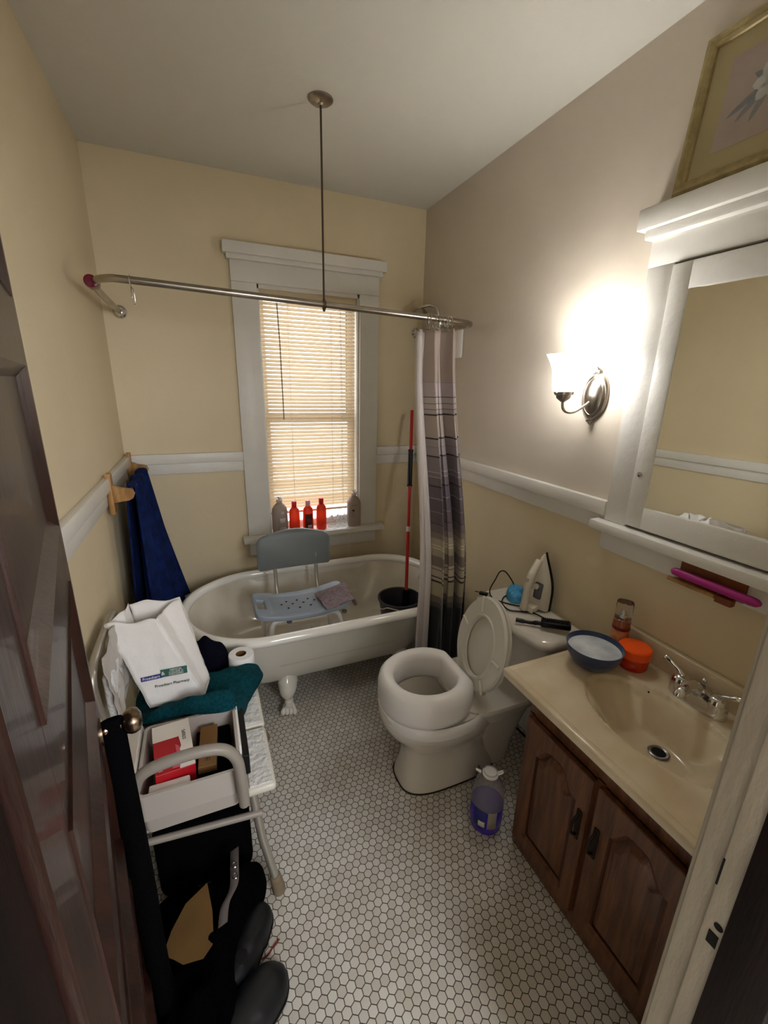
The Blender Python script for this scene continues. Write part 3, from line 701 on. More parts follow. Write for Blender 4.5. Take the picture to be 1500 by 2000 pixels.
def back_panel():
    g = G(); n = 40
    def ring(y, s):
        R = []
        hw, zb, zt = .205-s, .665+s, .862-s
        pts = []
        for k in range(10): a = pi/2*k/9; pts.append((hw-.05+.05*cos(a), zt-.05+.05*sin(a), 0))
        top = [(hw-.05-(2*hw-.1)*k/9, zt+.022*sin(pi*k/9), 0) for k in range(1, 9)]
        for k in range(10): a = pi/2+pi/2*k/9; top.append((-hw+.05+.05*cos(a), zt-.05+.05*sin(a), 0))
        bot = [(-hw+.02+.02*cos(a), zb+.02+.02*sin(a), 0) for a in [pi+pi/2*k/4 for k in range(5)]]
        bot += [(-hw+.02+(2*hw-.04)*k/8, zb-.008*sin(pi*k/8), 0) for k in range(1, 8)]
        bot += [(hw-.02+.02*cos(a), zb+.02+.02*sin(a), 0) for a in [1.5*pi+pi/2*k/4 for k in range(5)]]
        for (x, z, _) in pts+top+bot: R.append((CX+x, y-.03*(x/.2)**2+.02*(z-.7), z))
        return R
    return g.loft([ring(-.388, .006), ring(-.394, 0), ring(-.412, 0), ring(-.418, .006)])
back_panel().build('back_rest', 'grey_plastic', t, smooth=40)
# handle slot, shown as the wall-coloured cut with a grey lip
G().tube([(CX-.05, -.4215, .858), (CX+.05, -.4215, .858), (CX+.06, -.4215, .848), (CX+.06, -.4215, .826), (CX+.05, -.4215, .818), (CX-.05, -.4215, .818), (CX-.06, -.4215, .826), (CX-.06, -.4215, .848)], .004, 8, closed=True).build('handle_rim', 'grey_plastic', t)
G().box(CX-.057, CX+.057, -.4215, -.4165, .822, .854, .0).build('handle_recess', mat('recess_tan', '#8f8876', .5), t)
for x in (CX-.11, CX+.125):
    G().tube(spl([(x, -.425, .79), (x, -.42, .66), (x, -.435, .56), (x, -.47, .50)], 4), .011, 12).build('back_post', 'alum', t)
for sx in (-1, 1):
    for y in (-.70, -.49):
        x = CX+sx*.155
        dy = -.04 if y < -.6 else .04
        G().tube(spl([(x-sx*.05, y, .492), (x, y, .488), (x+sx*.025, y+dy*.2, .46), (x+sx*.04, y+dy, .34), (x+sx*.045, y+dy, .24)], 5), .0135, 12).build('leg', 'white_plastic', t)
        G().lathe([(.017, 0), (.018, .012), (.015, .035)], 14, mx=T(x+sx*.045, y+dy, .222)).build('rubber_foot', 'dirty_rubber', t)
# cross tubes under seat
for y in (-.70, -.49):
    G().tube([(CX-.12, y, .492), (CX+.12, y, .492)], .011, 10).build('cross_tube', 'alum', t)
for x in (CX-.09, CX+.21): G().lathe([(0, 0), (.014, 0), (.014, .01), (0, .01)], 14, mx=T(x, -.705, .475)).build('seat_screw', 'grey_plastic', t)
# washcloth
def wc(u, v):
    x = .965+.155*u-.03*v; y = -.735+.20*v+.012*u
    x = 1.10-.17*(1-u)-.02*v; y = -.742+.215*v-.03*(1-u)
    y = max(y, -.748)
    xx = x; z = seatz(min(x, 1.075))+.008+.005*nz((x, y, 0), 30)+.003*sin(v*14+u*3)
    if u > .9: xx = 1.085+.012*(u-.9)*10; z -= .05*(u-.9)*10*(.7+.5*sin(v*5))
    return (xx, y, z)
o = G().grid(wc, 40, 40).build('washcloth', 'cloth_mauve', smooth=60, solid=.006, offset=1); tag(o, 'mauve grey ribbed washcloth draped over the right edge of the shower chair seat', 'washcloth')
# plastic toiletry bag with lettering under the chair
g = G().grid(lambda u, v: (.72+.17*u, -.745+.02*sin(u*6)*(1-v)+.03*(1-v), .30+.17*v), 20, 20)
o = g.build('plastic_bag', 'clear_bag', smooth=60, solid=.001); tag(o, 'clear printed plastic bag hanging under the shower chair seat', 'bag')
text('bag_lettering', 'Ideal', .05, basis((.805, -.752, .425), (1, 0, .12), (0, .2, 1)), 'print_dark', o)
o['label'] = 'clear printed plastic bag hanging under the shower chair seat'
# mop & bucket
t = thing('mop_bucket', 'dark grey bucket standing in the bathtub behind the striped curtain', 'bucket', (1.45, -.6, .18))
G().lathe([(0, .0), (.085, 0), (.095, .01), (.125, .25), (.132, .25), (.132, .262), (.122, .262), (.118, .25), (.09, .02), (0, .015)], 40, mx=T(1.42, -.60, .222) @ Matrix.Diagonal((1, 1, .86, 1))).build('bucket_body', 'bucket', t)
G().tube(spl([(1.29, -.60, .40), (1.285, -.66, .42), (1.30, -.70, .445), (1.36, -.74, .435)], 5), .004, 8).build('bucket_handle', 'chrome', t)
t = thing('mop', 'red handled mop leaning in the corner with its head in the bucket', 'mop', (1.45, -.58, .3))
a, bb = Vector((1.468, -.595, .33)), Vector((1.69, -.13, 1.52)); dd = (bb-a)
G().tube([a+dd*.08, bb], .0105, 14).build('mop_pole', 'mop_red', t)
G().tube([a+dd*.61, a+dd*.615, a+dd*.62, a+dd*.785, a+dd*.79, a+dd*.795], [.018, .018, .0155, .0155, .018, .018], 14).build('foam_grip', 'black', t)
G().tube([a+dd*.385, a+dd*.41], .0125, 14).build('pole_sticker', 'label_white', t)
G().tube([a-dd*.02, a+dd*.1, a+dd*.105], [.026, .019, .022], 14).build('mop_socket', 'black', t)

# ------------------------------------------------------------------ towel bar and navy towel
t = thing('towel_bar', 'light oak towel bar with two brackets on the left wall', 'towel bar', (.0, -.32, 1.2))
for y in (-.635, -.045):
    g = G()
    pl = splc([(-.022, -.075), (-.013, -.083), (.013, -.083), (.022, -.075), (.022, .075), (.013, .083), (-.013, .083), (-.022, .075)], 2)
    g.prism([(p.x, p.y) for p in pl], 0, .02, mx=T(.014, y, 1.205) @ Matrix(((0, 0, 1, 0), (1, 0, 0, 0), (0, 1, 0, 0), (0, 0, 0, 1))), bev=.003)
    arm = [(.030, .045), (.06, .030), (.09, .024), (.106, .018), (.113, .0), (.106, -.018), (.09, -.027), (.06, -.03), (.030, -.035)]
    g.prism(arm, -.011, .011, mx=T(0, y, 1.20) @ RX(pi/2))
    g.build('bracket', 'light_oak', t)
G().tube([(.09, -.63, 1.202), (.09, -.05, 1.202)], .011, 14).build('rail', 'light_oak', t)
def tw(front):
    def f(u, v):
        # v: 0 at the bar, 1 at the hem ; u: 0 near end, 1 far end
        y = -.585+.475*u + v*(-.05*(1-u)+.02*u)
        y = y*(1) - .03*sin(u*pi)*v
        fold = .019*sin(u*24+v*1.5)*(.45+.55*v)+.007*sin(u*37+1)
        out = (.105-.012*v+.150*u*v) if front else (.070-.04*v+.09*u*v)
        ln = .78 if front else .74
        z = 1.214-ln*v - (.02*u if not front else 0)
        return (out+fold*(1 if front else .3), y, z)
    return f
g = G()
def twall(u, v):
    # v 0..1 : back hem -> bar -> front hem
    if v < .4: p = tw(False)(u, 1-v/.4); return p
    if v < .5:
        a = (v-.4)/.1*pi; p0 = tw(False)(u, 0); p1 = tw(True)(u, 0); return ((p0[0]+p1[0])/2-(p1[0]-p0[0])/2*cos(a), p0[1]*(1-a/pi)+p1[1]*a/pi, 1.214+.012*sin(a)+.006*sin(u*17))
    return tw(True)(u, (v-.5)/.5)
o = G().grid(twall, 90, 80).build('bath_towel', 'towel_navy', smooth=80, solid=.006); tag(o, 'navy blue bath towel hanging from the oak towel bar', 'towel')

# ------------------------------------------------------------------ toilet
t = thing('toilet', 'white toilet with raised seat ring and its lid up against the tank', 'toilet', (1.35, -1.385, 0))
TY = -1.385
def egg(cx, a, b, z, n=56, back=None, p=2.2, cy=TY, fa=None):
    R = []
    for i in range(n):
        th = 2*pi*i/n; c, s = cos(th), sin(th)
        aa = a if c > 0 else (fa or a)
        x = cx+aa*math.copysign(abs(c)**(2/p), c); y = cy+b*math.copysign(abs(s)**(2/p), s)
        if back is not None: x = min(x, back)
        R.append((x, y, z(x, y) if callable(z) else z))
    return R
g = G().loft([egg(1.30, .235, .118, 0, p=3.2), egg(1.30, .232, .116, .03, p=3.2), egg(1.30, .215, .098, .10, p=3), egg(1.29, .20, .096, .17, p=2.8), egg(1.28, .215, .125, .23, p=2.4), egg(1.26, .25, .165, .29), egg(1.245, .26, .180, .34), egg(1.24, .262, .185, .385), egg(1.24, .258, .180, .40)], cap1=False)
g.loft([egg(1.24, .258, .180, .40), egg(1.22, .19, .135, .402), egg(1.22, .185, .13, .38), egg(1.23, .16, .11, .30), egg(1.25, .11, .08, .22), egg(1.27, .07, .05, .19)], cap0=False)
g.build('bowl', 'porcelain', t, smooth=50)
G().loft([egg(1.23, .158, .108, .296), egg(1.24, .02, .02, .297)], cap0=False).build('bowl_water', mat('bowl_water', '#6e6c68', .05), t)
# deck behind the bowl under the tank
G().loft([egg(1.52, .10, .085, .0, p=3, fa=.10), egg(1.53, .12, .085, .10, p=3, fa=.14), egg(1.55, .15, .085, .20, p=3, fa=.17), egg(1.56, .19, .10, .30, p=3, fa=.20), egg(1.56, .20, .125, .38, p=3.5, fa=.22)]).build('trapway', 'porcelain', t, smooth=60)
G().loft([egg(1.50, .10, .14, .30, p=5), egg(1.52, .22, .17, .37, p=5), egg(1.53, .24, .185, .395, p=5), egg(1.53, .24, .185, .41, p=5)]).build('tank_deck', 'porcelain', t, smooth=40)
G().lathe([(.012, 0), (.016, .004), (.012, .02), (0, .022)], 14, mx=T(1.40, TY-.125, .045) @ RX(pi/2)).ball((1.40, TY-.128, .06), (.006, .006, .02), 10).build('floor_bolt', 'dirty_rubber', t)
G().loft([egg(1.30, .240, .123, .0005, p=3.2), egg(1.30, .240, .123, .004, p=3.2)]).build('caulk_line', 'caulk', t)
# tank
def tankring(x0, x1, hw, z, r=.05, bow=.02, n=10):
    R = []
    for (cx, cy, s) in ((x1-r*.3, TY+hw-r*.3, 0),):
        pass
    pts = []
    for k in range(n): a = pi/2*k/(n-1); pts.append((x1-.012+.012*cos(a), TY+hw-.012+.012*sin(a)))
    for k in range(n): a = pi/2+pi/2*k/(n-1); pts.append((x0+r+r*cos(a), TY+hw-r+r*sin(a)))
    for k in range(1, n): u = k/n; pts.append((x0-bow*sin(pi*u), TY+hw-r-(2*hw-2*r)*u))
    for k in range(n): a = pi+pi/2*k/(n-1); pts.append((x0+r+r*cos(a), TY-hw+r+r*sin(a)))
    for k in range(n): a = 1.5*pi+pi/2*k/(n-1); pts.append((x1-.012+.012*cos(a), TY-hw+.012+.012*sin(a)))
    return [(x, y, z) for x, y in pts]
G().loft([tankring(1.62, 1.775, .19, .41), tankring(1.60, 1.78, .205, .45), tankring(1.588, 1.782, .222, .60), tankring(1.58, 1.783, .228, .675)]).build('tank', 'porcelain', t, smooth=40)
G().loft([tankring(1.565, 1.788, .238, .667, .06), tankring(1.552, 1.79, .245, .675, .065), tankring(1.549, 1.79, .248, .69, .065), tankring(1.556, 1.79, .243, .705, .065), tankring(1.585, 1.785, .225, .714, .06), tankring(1.62, 1.77, .19, .716, .05)]).build('tank_lid', 'porcelain', t, smooth=50)
G().lathe([(0, 0), (.012, 0), (.012, .012), (0, .012)], 14, mx=T(1.578, TY+.17, .63) @ RY(-pi/2)).tube([(1.566, TY+.17, .63), (1.56, TY+.12, .62), (1.56, TY+.09, .615)], [.007, .006, .008], 10).build('flush_lever', 'chrome', t)
# raised seat ring
prof = [(0, .40, 0), (.006, .395, -.0), (.0, .43, .0)]
def seatring():
    cx, a, b, fa = 1.185, .190, .192, .205
    rows = []
    # (inset from outer, z)
    for (ins, z) in ((.018, .405), (.004, .41), (.0, .43), (.0, .485), (.006, .512), (.020, .528), (.036, .533), (.053, .530), (.064, .520), (.069, .50), (.066, .42), (.06, .405)):
        A = egg(cx, a-ins, b-ins, z, 72, back=(1.345-ins*.8), fa=fa-ins*.95, p=2.15); rows.append(A)
    return G().loft(rows, cap0=False, cap1=False, closed=True)
seatring().build('raised_seat', 'white_plastic', t, smooth=70)
# lower lip of the riser sitting over the bowl rim
G().loft([egg(1.225, .225, .192, .405, 72, fa=.232), egg(1.225, .235, .20, .40, 72, fa=.242), egg(1.225, .236, .20, .372, 72, fa=.243), egg(1.23, .225, .19, .345, 72, fa=.235), egg(1.23, .20, .17, .35, 72, fa=.21)], cap0=False, cap1=False).build('seat_bracket', 'white_plastic', t, smooth=60)
# upright seat + lid
SM = basis((1.388, TY-.004, .412), (-.13, -1, 0), (.23, 0, 1))     # local x -> -y, local y -> up the lid, z -> towards the bowl
SM = SM @ RZ(-.10)
def lidring(s, z, n=72):
    R = []
    for i in range(n):
        th = 2*pi*i/n; c, si = cos(th), sin(th)
        w = (.182-s)*(1-.10*max(0, -si)**1.5-.42*max(0, -si)**4); h = .215-s
        x = w*c; y = .208+h*si
        R.append((x, max(y, .002+s*.3), z))
    return R
sg = 1
G().loft([lidring(.004, -.012), lidring(0, -.006), lidring(0, .0), lidring(.006, .003)], mx=SM).build('seat_lid', 'seat_plastic', t, smooth=50)
def sring(s_in, n=72):
    return None
def oval(a, b, cyy, z, n=72):
    return [(a*cos(2*pi*i/n), cyy+b*sin(2*pi*i/n), z) for i in range(n)]
G().loft([lidring(.003, .006), lidring(.0, .012), lidring(.006, .022), oval(.112, .138, .205, .022), oval(.106, .132, .205, .014), oval(.104, .130, .205, .006)], cap0=False, cap1=False, closed=True, mx=SM).build('seat', 'seat_plastic', t, smooth=50)
G().loft([oval(.118, .144, .205, .021), oval(.116, .142, .205, .028), oval(.109, .135, .205, .028), oval(.107, .133, .205, .021)], cap0=False, cap1=False, mx=SM).build('seat_ridge', 'seat_plastic', t)
for (a_, r0, r1) in ((.15, .118, .172), (2.0, .135, .20), (pi-.2, .118, .172), (-.75, .13, .185)):
    G().tube([(cos(a_)*r0, .205+sin(a_)*r0*1.1, .024), (cos(a_)*r1, .205+sin(a_)*r1*1.08, .024)], .006, 8, mx=SM).build('seat_bumper', 'seat_plastic', t)
for s in (-.07, .07):
    G().tube([(1.415, TY+s-.02, .415), (1.415, TY+s+.02, .415)], .011, 12).build('hinge', 'seat_plastic', t)
# supply line
o = thing('supply_valve', 'dark water supply line and shutoff valve between toilet and vanity', 'valve', (1.70, -1.62, .05))
G().tube(spl([(1.66, -1.575, .42), (1.655, -1.60, .30), (1.65, -1.61, .17), (1.66, -1.61, .12)], 5), .005, 10).tube([(1.66, -1.61, .12), (1.60, -1.55, .20), (1.57, -1.53, .235)], .005, 8).build('supply_tube', 'black', o)
G().tube([(W-.02, -1.61, .12), (1.65, -1.61, .12)], .009, 12).ball((1.655, -1.61, .12), .016, 12).tube([(1.655, -1.61, .12), (1.655, -1.65, .12)], [.006, .013], 10).build('valve_body', 'dull_metal', o)

# ---- things on the tank
TZ = .7165
o = thing('clothes_iron', 'white and grey clothes iron standing upright on the toilet tank', 'iron', (1.715, -1.40, TZ))
IM = basis((1.712, -1.385, TZ), (-.15, -1, 0), (.16, 0, 1)) @ RZ(.0)     # x along wall (-y), y up, z toward -x? 
IM = basis((1.735, -1.372, TZ+.002), (.30, -1, 0), (.0, 0, 1)) 
IM = IM @ RZ(-.06)
zdir = IM.to_3x3() @ Vector((0, 0, 1))
flip = 1 if zdir.x < 0 else -1
def isol(s, n=14):
    L_ = []; R_ = []
    for k in range(n+1):
        u = k/n; w = (.058-s)*sin(min(1, .35+.65*(1-u)**.75)*pi/2)*(1 if u < .35 else ((1-((u-.35)/.65)**1.7)))+.001
        y = .006+s*.4+(.262-s*1.6)*u; w *= 1.12; L_.append((-w, y)); R_.append((w, y))
    return R_+L_[::-1]
A = [(x, y) for x, y in isol(0)]
def ir(s, z): return [(x, y, z*flip) for x, y in isol(s)]
G().loft([ir(0, -.02), ir(0, -.008), ir(.003, -.005)], mx=IM).build('sole_plate', 'black', o)
G().loft([ir(.003, -.005), ir(.004, .010), ir(.012, .022), ir(.026, .030)], mx=IM).build('iron_body', 'iron_white', o, smooth=60)
h = spl([(0, .235, .022), (0, .20, .05), (0, .17, .068), (0, .12, .078), (0, .07, .080), (0, .02, .078), (0, .006, .06)], 5)
G().tube([(p.x-.008, p.y, p.z*flip) for p in h], [.016]*8+[.018]*8+[.016]*(len(h)-16), 12, mx=IM).build('iron_handle', 'iron_white', o, smooth=60)
G().box(-.034, .034, .004, .032, -.0*flip, .076*flip, .008, 2, IM).build('iron_heel', 'iron_white', o)
G().box(.000, .036, .062, .140, .026*flip, .034*flip, .008, 3, IM).build('water_window', 'iron_grey', o)
G().lathe([(0, 0), (.013, 0), (.013, .008), (.010, .010), (0, .010)], 18, mx=IM @ T(.008, .120, .034*flip) @ (RX(0) if flip > 0 else RX(pi))).build('steam_dial', 'iron_white', o)
G().box(-.018, -.002, .150, .170, .070*flip, .092*flip, .003, 2, IM).box(-.014, .0, .205, .213, .045*flip, .058*flip, .002, 1, IM).build('spray_button', 'label_pale', o)
# cord
c = spl([(1.722, -1.415, TZ+.03), (1.69, -1.37, TZ+.012), (1.66, -1.34, TZ+.006), (1.62, -1.29, TZ+.005), (1.60, -1.24, TZ+.006), (1.62, -1.19, TZ+.02), (1.68, -1.15, TZ+.05), (1.72, -1.13, TZ+.075), (1.75, -1.14, TZ+.07), (1.765, -1.19, TZ+.02), (1.72, -1.24, TZ+.006), (1.66, -1.25, TZ+.006), (1.61, -1.30, TZ+.006), (1.60, -1.36, TZ+.006), (1.64, -1.39, TZ+.006), (1.68, -1.42, TZ+.008), (1.70, -1.49, TZ+.008), (1.73, -1.56, TZ+.01)], 7)
o2 = G().tube(c, .0032, 8).build('power_cord', 'black', o)
G().box(-.012, .012, -.02, .02, 0, .012, .003, 2, T(1.585, -1.19, TZ+.001) @ RZ(.7)).tube([(1.575, -1.175, TZ+.008), (1.56, -1.155, TZ+.008)], .0022, 6).build('power_plug', 'black', o)
g = G(); pillow(g, [(1.70, -1.215), (1.67, -1.255), (1.655, -1.30), (1.69, -1.325), (1.73, -1.31), (1.762, -1.25), (1.75, -1.20)], TZ+.001, .05, .012, 45, seed=2)
o = g.build('bath_sponge', 'blue_clean', smooth=20); tag(o, 'bright blue mesh bath sponge beside the iron on the tank', 'sponge')
o = thing('hair_brush', 'black hair brush lying across the front of the tank lid', 'brush', (1.62, -1.53, TZ))
BM = basis((1.567, -1.458, TZ+.016), (.70, -.62, .03), (.6, .7, 0))
BM = basis((1.562, -1.452, TZ+.012), (.16, -.15, .015), (.6, .7, 0))
G().tube(spl([(0, 0, .004), (.03, 0, .001), (.06, 0, -.001), (.09, 0, .002), (.11, 0, .0)], 4), [.010]*5+[.008]*5+[.010]*7, 10, mx=BM, flat=.6).build('brush_handle', 'black', o)
G().box(.100, .215, -.022, .022, -.006, .020, .007, 3, BM).build('brush_head', 'black', o)
g = G()
for i in range(14):
    for j in range(5): g.tube([(.110+i*.0074, -.016+j*.008, .018), (.110+i*.0074, -.016+j*.008, .0235)], .0016, 4, mx=BM)
g.build('bristles', 'black', o)

# ------------------------------------------------------------------ wall lamp
o = thing('wall_sconce', 'brushed nickel wall lamp with a lit white bell shade', 'lamp', (W, -1.47, 1.65))
PM = basis((W-.001, -1.468, 1.65), (0, -1, 0), (0, 0, 1))
if (PM.to_3x3() @ Vector((0, 0, 1))).x > 0: PM = basis((W-.001, -1.468, 1.65), (0, 1, 0), (0, 0, 1))
def ov(a, b, z, n=48):
    R = []
    for i in range(n):
        th = 2*pi*i/n; c, s = cos(th), sin(th); k = 1-.10*abs(s)**6
        y = b*s*(1.06 if s < 0 else 1); x = a*c*(1-.25*max(0, -s)**5)
        R.append((x, y, z))
    return R
G().loft([ov(.060, .088, 0), ov(.060, .088, .006), ov(.054, .081, .011), ov(.052, .078, .010), ov(.044, .066, .015), ov(.042, .064, .014), ov(.034, .052, .022), ov(.018, .03, .030), ov(.004, .006, .032)], mx=PM).build('back_plate', 'nickel', o, smooth=40)
G().ball((0, .094, .010), (.010, .013, .007), 12, PM).ball((-.009, .088, .009), (.008, .010, .006), 12, PM).ball((.009, .088, .009), (.008, .010, .006), 12, PM).tube([(0, -.09, .012), (0, -.108, .006)], [.014, .002], 12, mx=PM).build('plate_ornament', 'nickel', o)
SXp, SYp = 1.668, -1.442
G().tube(spl([(W-.028, -1.468, 1.628), (1.755, -1.462, 1.612), (1.72, -1.455, 1.592), (1.69, -1.448, 1.590), (1.672, -1.443, 1.605), (SXp, SYp, 1.635)], 6), .0052, 12).build('arm', 'nickel', o)
G().lathe([(.006, -.012), (.014, -.006), (.024, .002), (.027, .012), (.034, .016), (.036, .026), (.033, .030), (0, .030)], 28, mx=T(SXp, SYp, 1.638)).ball((SXp-.036, SYp, 1.66), .004, 8).build('socket_cup', 'nickel', o)
G().lathe([(.028, 0), (.040, .004), (.044, .02), (.045, .045), (.049, .075), (.058, .10), (.072, .126), (.076, .132), (.0735, .132), (.056, .102), (.047, .078), (.042, .045), (.040, .02), (.028, .006)], 40, mx=T(SXp, SYp, 1.662)).build('glass_shade', 'shade', o, smooth=60)
G().ball((SXp, SYp, 1.715), (.024, .024, .03), 14).build('bulb', 'bulb', o)
b = lamp('sconce_light', 'POINT', (SXp, SYp, 1.755), BULB_W, (1, .98, .95), .018)
b.parent = o; b.matrix_parent_inverse = o.matrix_basis.inverted()

# ------------------------------------------------------------------ mirror cabinet
o = thing('mirror_cabinet', 'painted white built-in wall cabinet with a mirrored door', 'mirror cabinet', (W, -1.98, 1.2))
YL, YR = -1.615, -2.38
G().box(W-.024, W, YL, YL-.088, 1.205, 2.05, .003).box(W-.024, W, YR, YR+.088, 1.205, 2.05, .003).box(W-.026, W, YL, YR, 2.05, 2.165, .003).build('casing', 'trim', o)
G().box(W-.050, W, YL+.014, YR-.01, 2.128, 2.158, .008).box(W-.068, W, YL+.030, YR-.02, 2.155, 2.215, .004).build('cornice', 'trim', o)
G().box(W-.066, W, YL+.030, YR-.02, 1.170, 1.205, .006).box(W-.022, W, YL+.005, YR-.01, 1.092, 1.172, .003).build('sill', 'trim', o)
d0, d1 = YL-.090, YR+.09
YM = (d0+d1)/2
G().box(W-.032, W-.004, d0, d0-.062, 1.215, 2.042, .003).box(W-.032, W-.004, d1, d1+.062, 1.215, 2.042, .003).box(W-.032, W-.004, d0-.06, d1+.06, 1.215, 1.292, .003).box(W-.032, W-.004, d0-.06, d1+.06, 1.965, 2.042, .003).build('cabinet_door', 'trim', o)
G().box(W-.030, W-.018, d0-.060, d0-.068, 1.285, 1.972, .002).box(W-.030, W-.018, d1+.060, d1+.068, 1.285, 1.972, .002).box(W-.030, W-.018, d0-.060, d1+.060, 1.285, 1.294, .002).box(W-.030, W-.018, d0-.060, d1+.060, 1.963, 1.972, .002).build('glazing_bead', 'trim', o)
G().box(-.002, .002, d0-.064-YM, d1+.064-YM, 1.29, 1.968, 0, 1, T(W-.021, YM, 0) @ RZ(.035)).build('mirror_glass', 'mirror', o, smooth=0)
G().lathe([(0, 0), (.009, 0), (.009, .003), (.004, .004), (0, .002)], 18, mx=T(W-.032, d0-.024, 1.40) @ RY(-pi/2)).build('lock_hole', 'jamb', o)
G().lathe([(0, 0), (.003, 0), (0, .001)], 10, mx=T(W-.0365, d0-.024, 1.395) @ RY(-pi/2)).build('keyhole', 'hole', o)
# ---- picture leaning on the cornice
o = thing('framed_picture', 'gold framed flower print leaning on the wall above the mirror cabinet', 'picture', (1.76, -1.95, 2.216))
ux = Vector((0, -1, 0)); uy = Vector((.035, 0, .372)).normalized()
FM = basis((1.755, -1.672, 2.221), ux, uy); fz = (FM.to_3x3() @ Vector((0, 0, 1))).x   # sign of face normal
s_ = -1 if fz > 0 else 1
FW, FH = .52, .378
def frame_ring(ins, z): return [(ins, ins, z*s_), (FW-ins, ins, z*s_), (FW-ins, FH-ins, z*s_), (ins, FH-ins, z*s_)]
G().loft([frame_ring(0, -.012), frame_ring(0, .002), frame_ring(.006, .010), frame_ring(.014, .011), frame_ring(.020, .006), frame_ring(.024, .007), frame_ring(.030, .001), frame_ring(.032, -.004), frame_ring(.032, -.012)], cap0=False, cap1=False, closed=True, mx=FM).build('frame', 'gold', o, smooth=20)
G().box(.030, FW-.030, .030, FH-.030, -.010*s_, -.006*s_, 0, 1, FM).build('mat_board', 'mat_board', o, smooth=0)
G().box(.082, FW-.082, .080, FH-.080, -.0062*s_, -.0052*s_, 0, 1, FM).build('print', 'art_bg', o, smooth=0)
def petal(cx, cy, ang, l, w, mt, nm, z=-.0048):
    v = [(cx+cos(ang)*l*u-sin(ang)*w*k, cy+sin(ang)*l*u+cos(ang)*w*k, z*s_) for (u, k) in ((0, 0), (.25, .8), (.55, 1), (.85, .6), (1, 0), (.85, -.6), (.55, -1), (.25, -.8))]
    G().add(v, [tuple(range(8))], FM).build(nm, mt, o, smooth=0)
for k in range(7): petal(.20, .20, k*.9+.4, .05, .017, 'art_petal', 'petal', -.0046)
for a_, l in ((-2.4, .10), (-2.0, .09), (2.6, .06), (-2.7, .11), (-1.2, .08), (.6, .07), (1.4, .06)): petal(.20, .20, a_, l, .009, 'art_leaf', 'leaf', -.0049)
for k in range(6): petal(.30, .22, k*1.05+.1, .05, .02, 'art_petal', 'petal', -.0045)

# ---- small wooden rack with magenta rod
o = thing('wooden_rack', 'small reddish wooden rack fixed under the mirror cabinet', 'rack', (1.77, -2.0, 1.13))
G().box(W-.030, W-.020, -1.922, -2.108, 1.10, 1.168, .004).build('back_board', 'rackwood', o)
G().tube([(1.752, -1.905, 1.098), (1.752, -2.045, 1.098)], .007, 12, flat=.8).box(1.752, 1.775, -1.915, -2.04, 1.094, 1.102, .002).build('ledge', 'light_oak', o)
G().box(1.752, 1.775, -2.045, -2.09, 1.082, 1.104, .003).build('side_block', 'rackwood', o)
o = G().tube([(1.748, -1.915, 1.128), (1.747, -1.922, 1.128)]+[(1.747, -1.93-.012*i, 1.1285) for i in range(18)]+[(1.747, -2.150, 1.129), (1.747, -2.158, 1.129)], [.006, .0115]+[.0125+.0009*(i % 2) for i in range(18)]+[.0115, .005], 14).build('ribbed_rod', 'magenta'); tag(o, 'magenta ribbed plastic rod lying on the small wooden rack', 'rod')

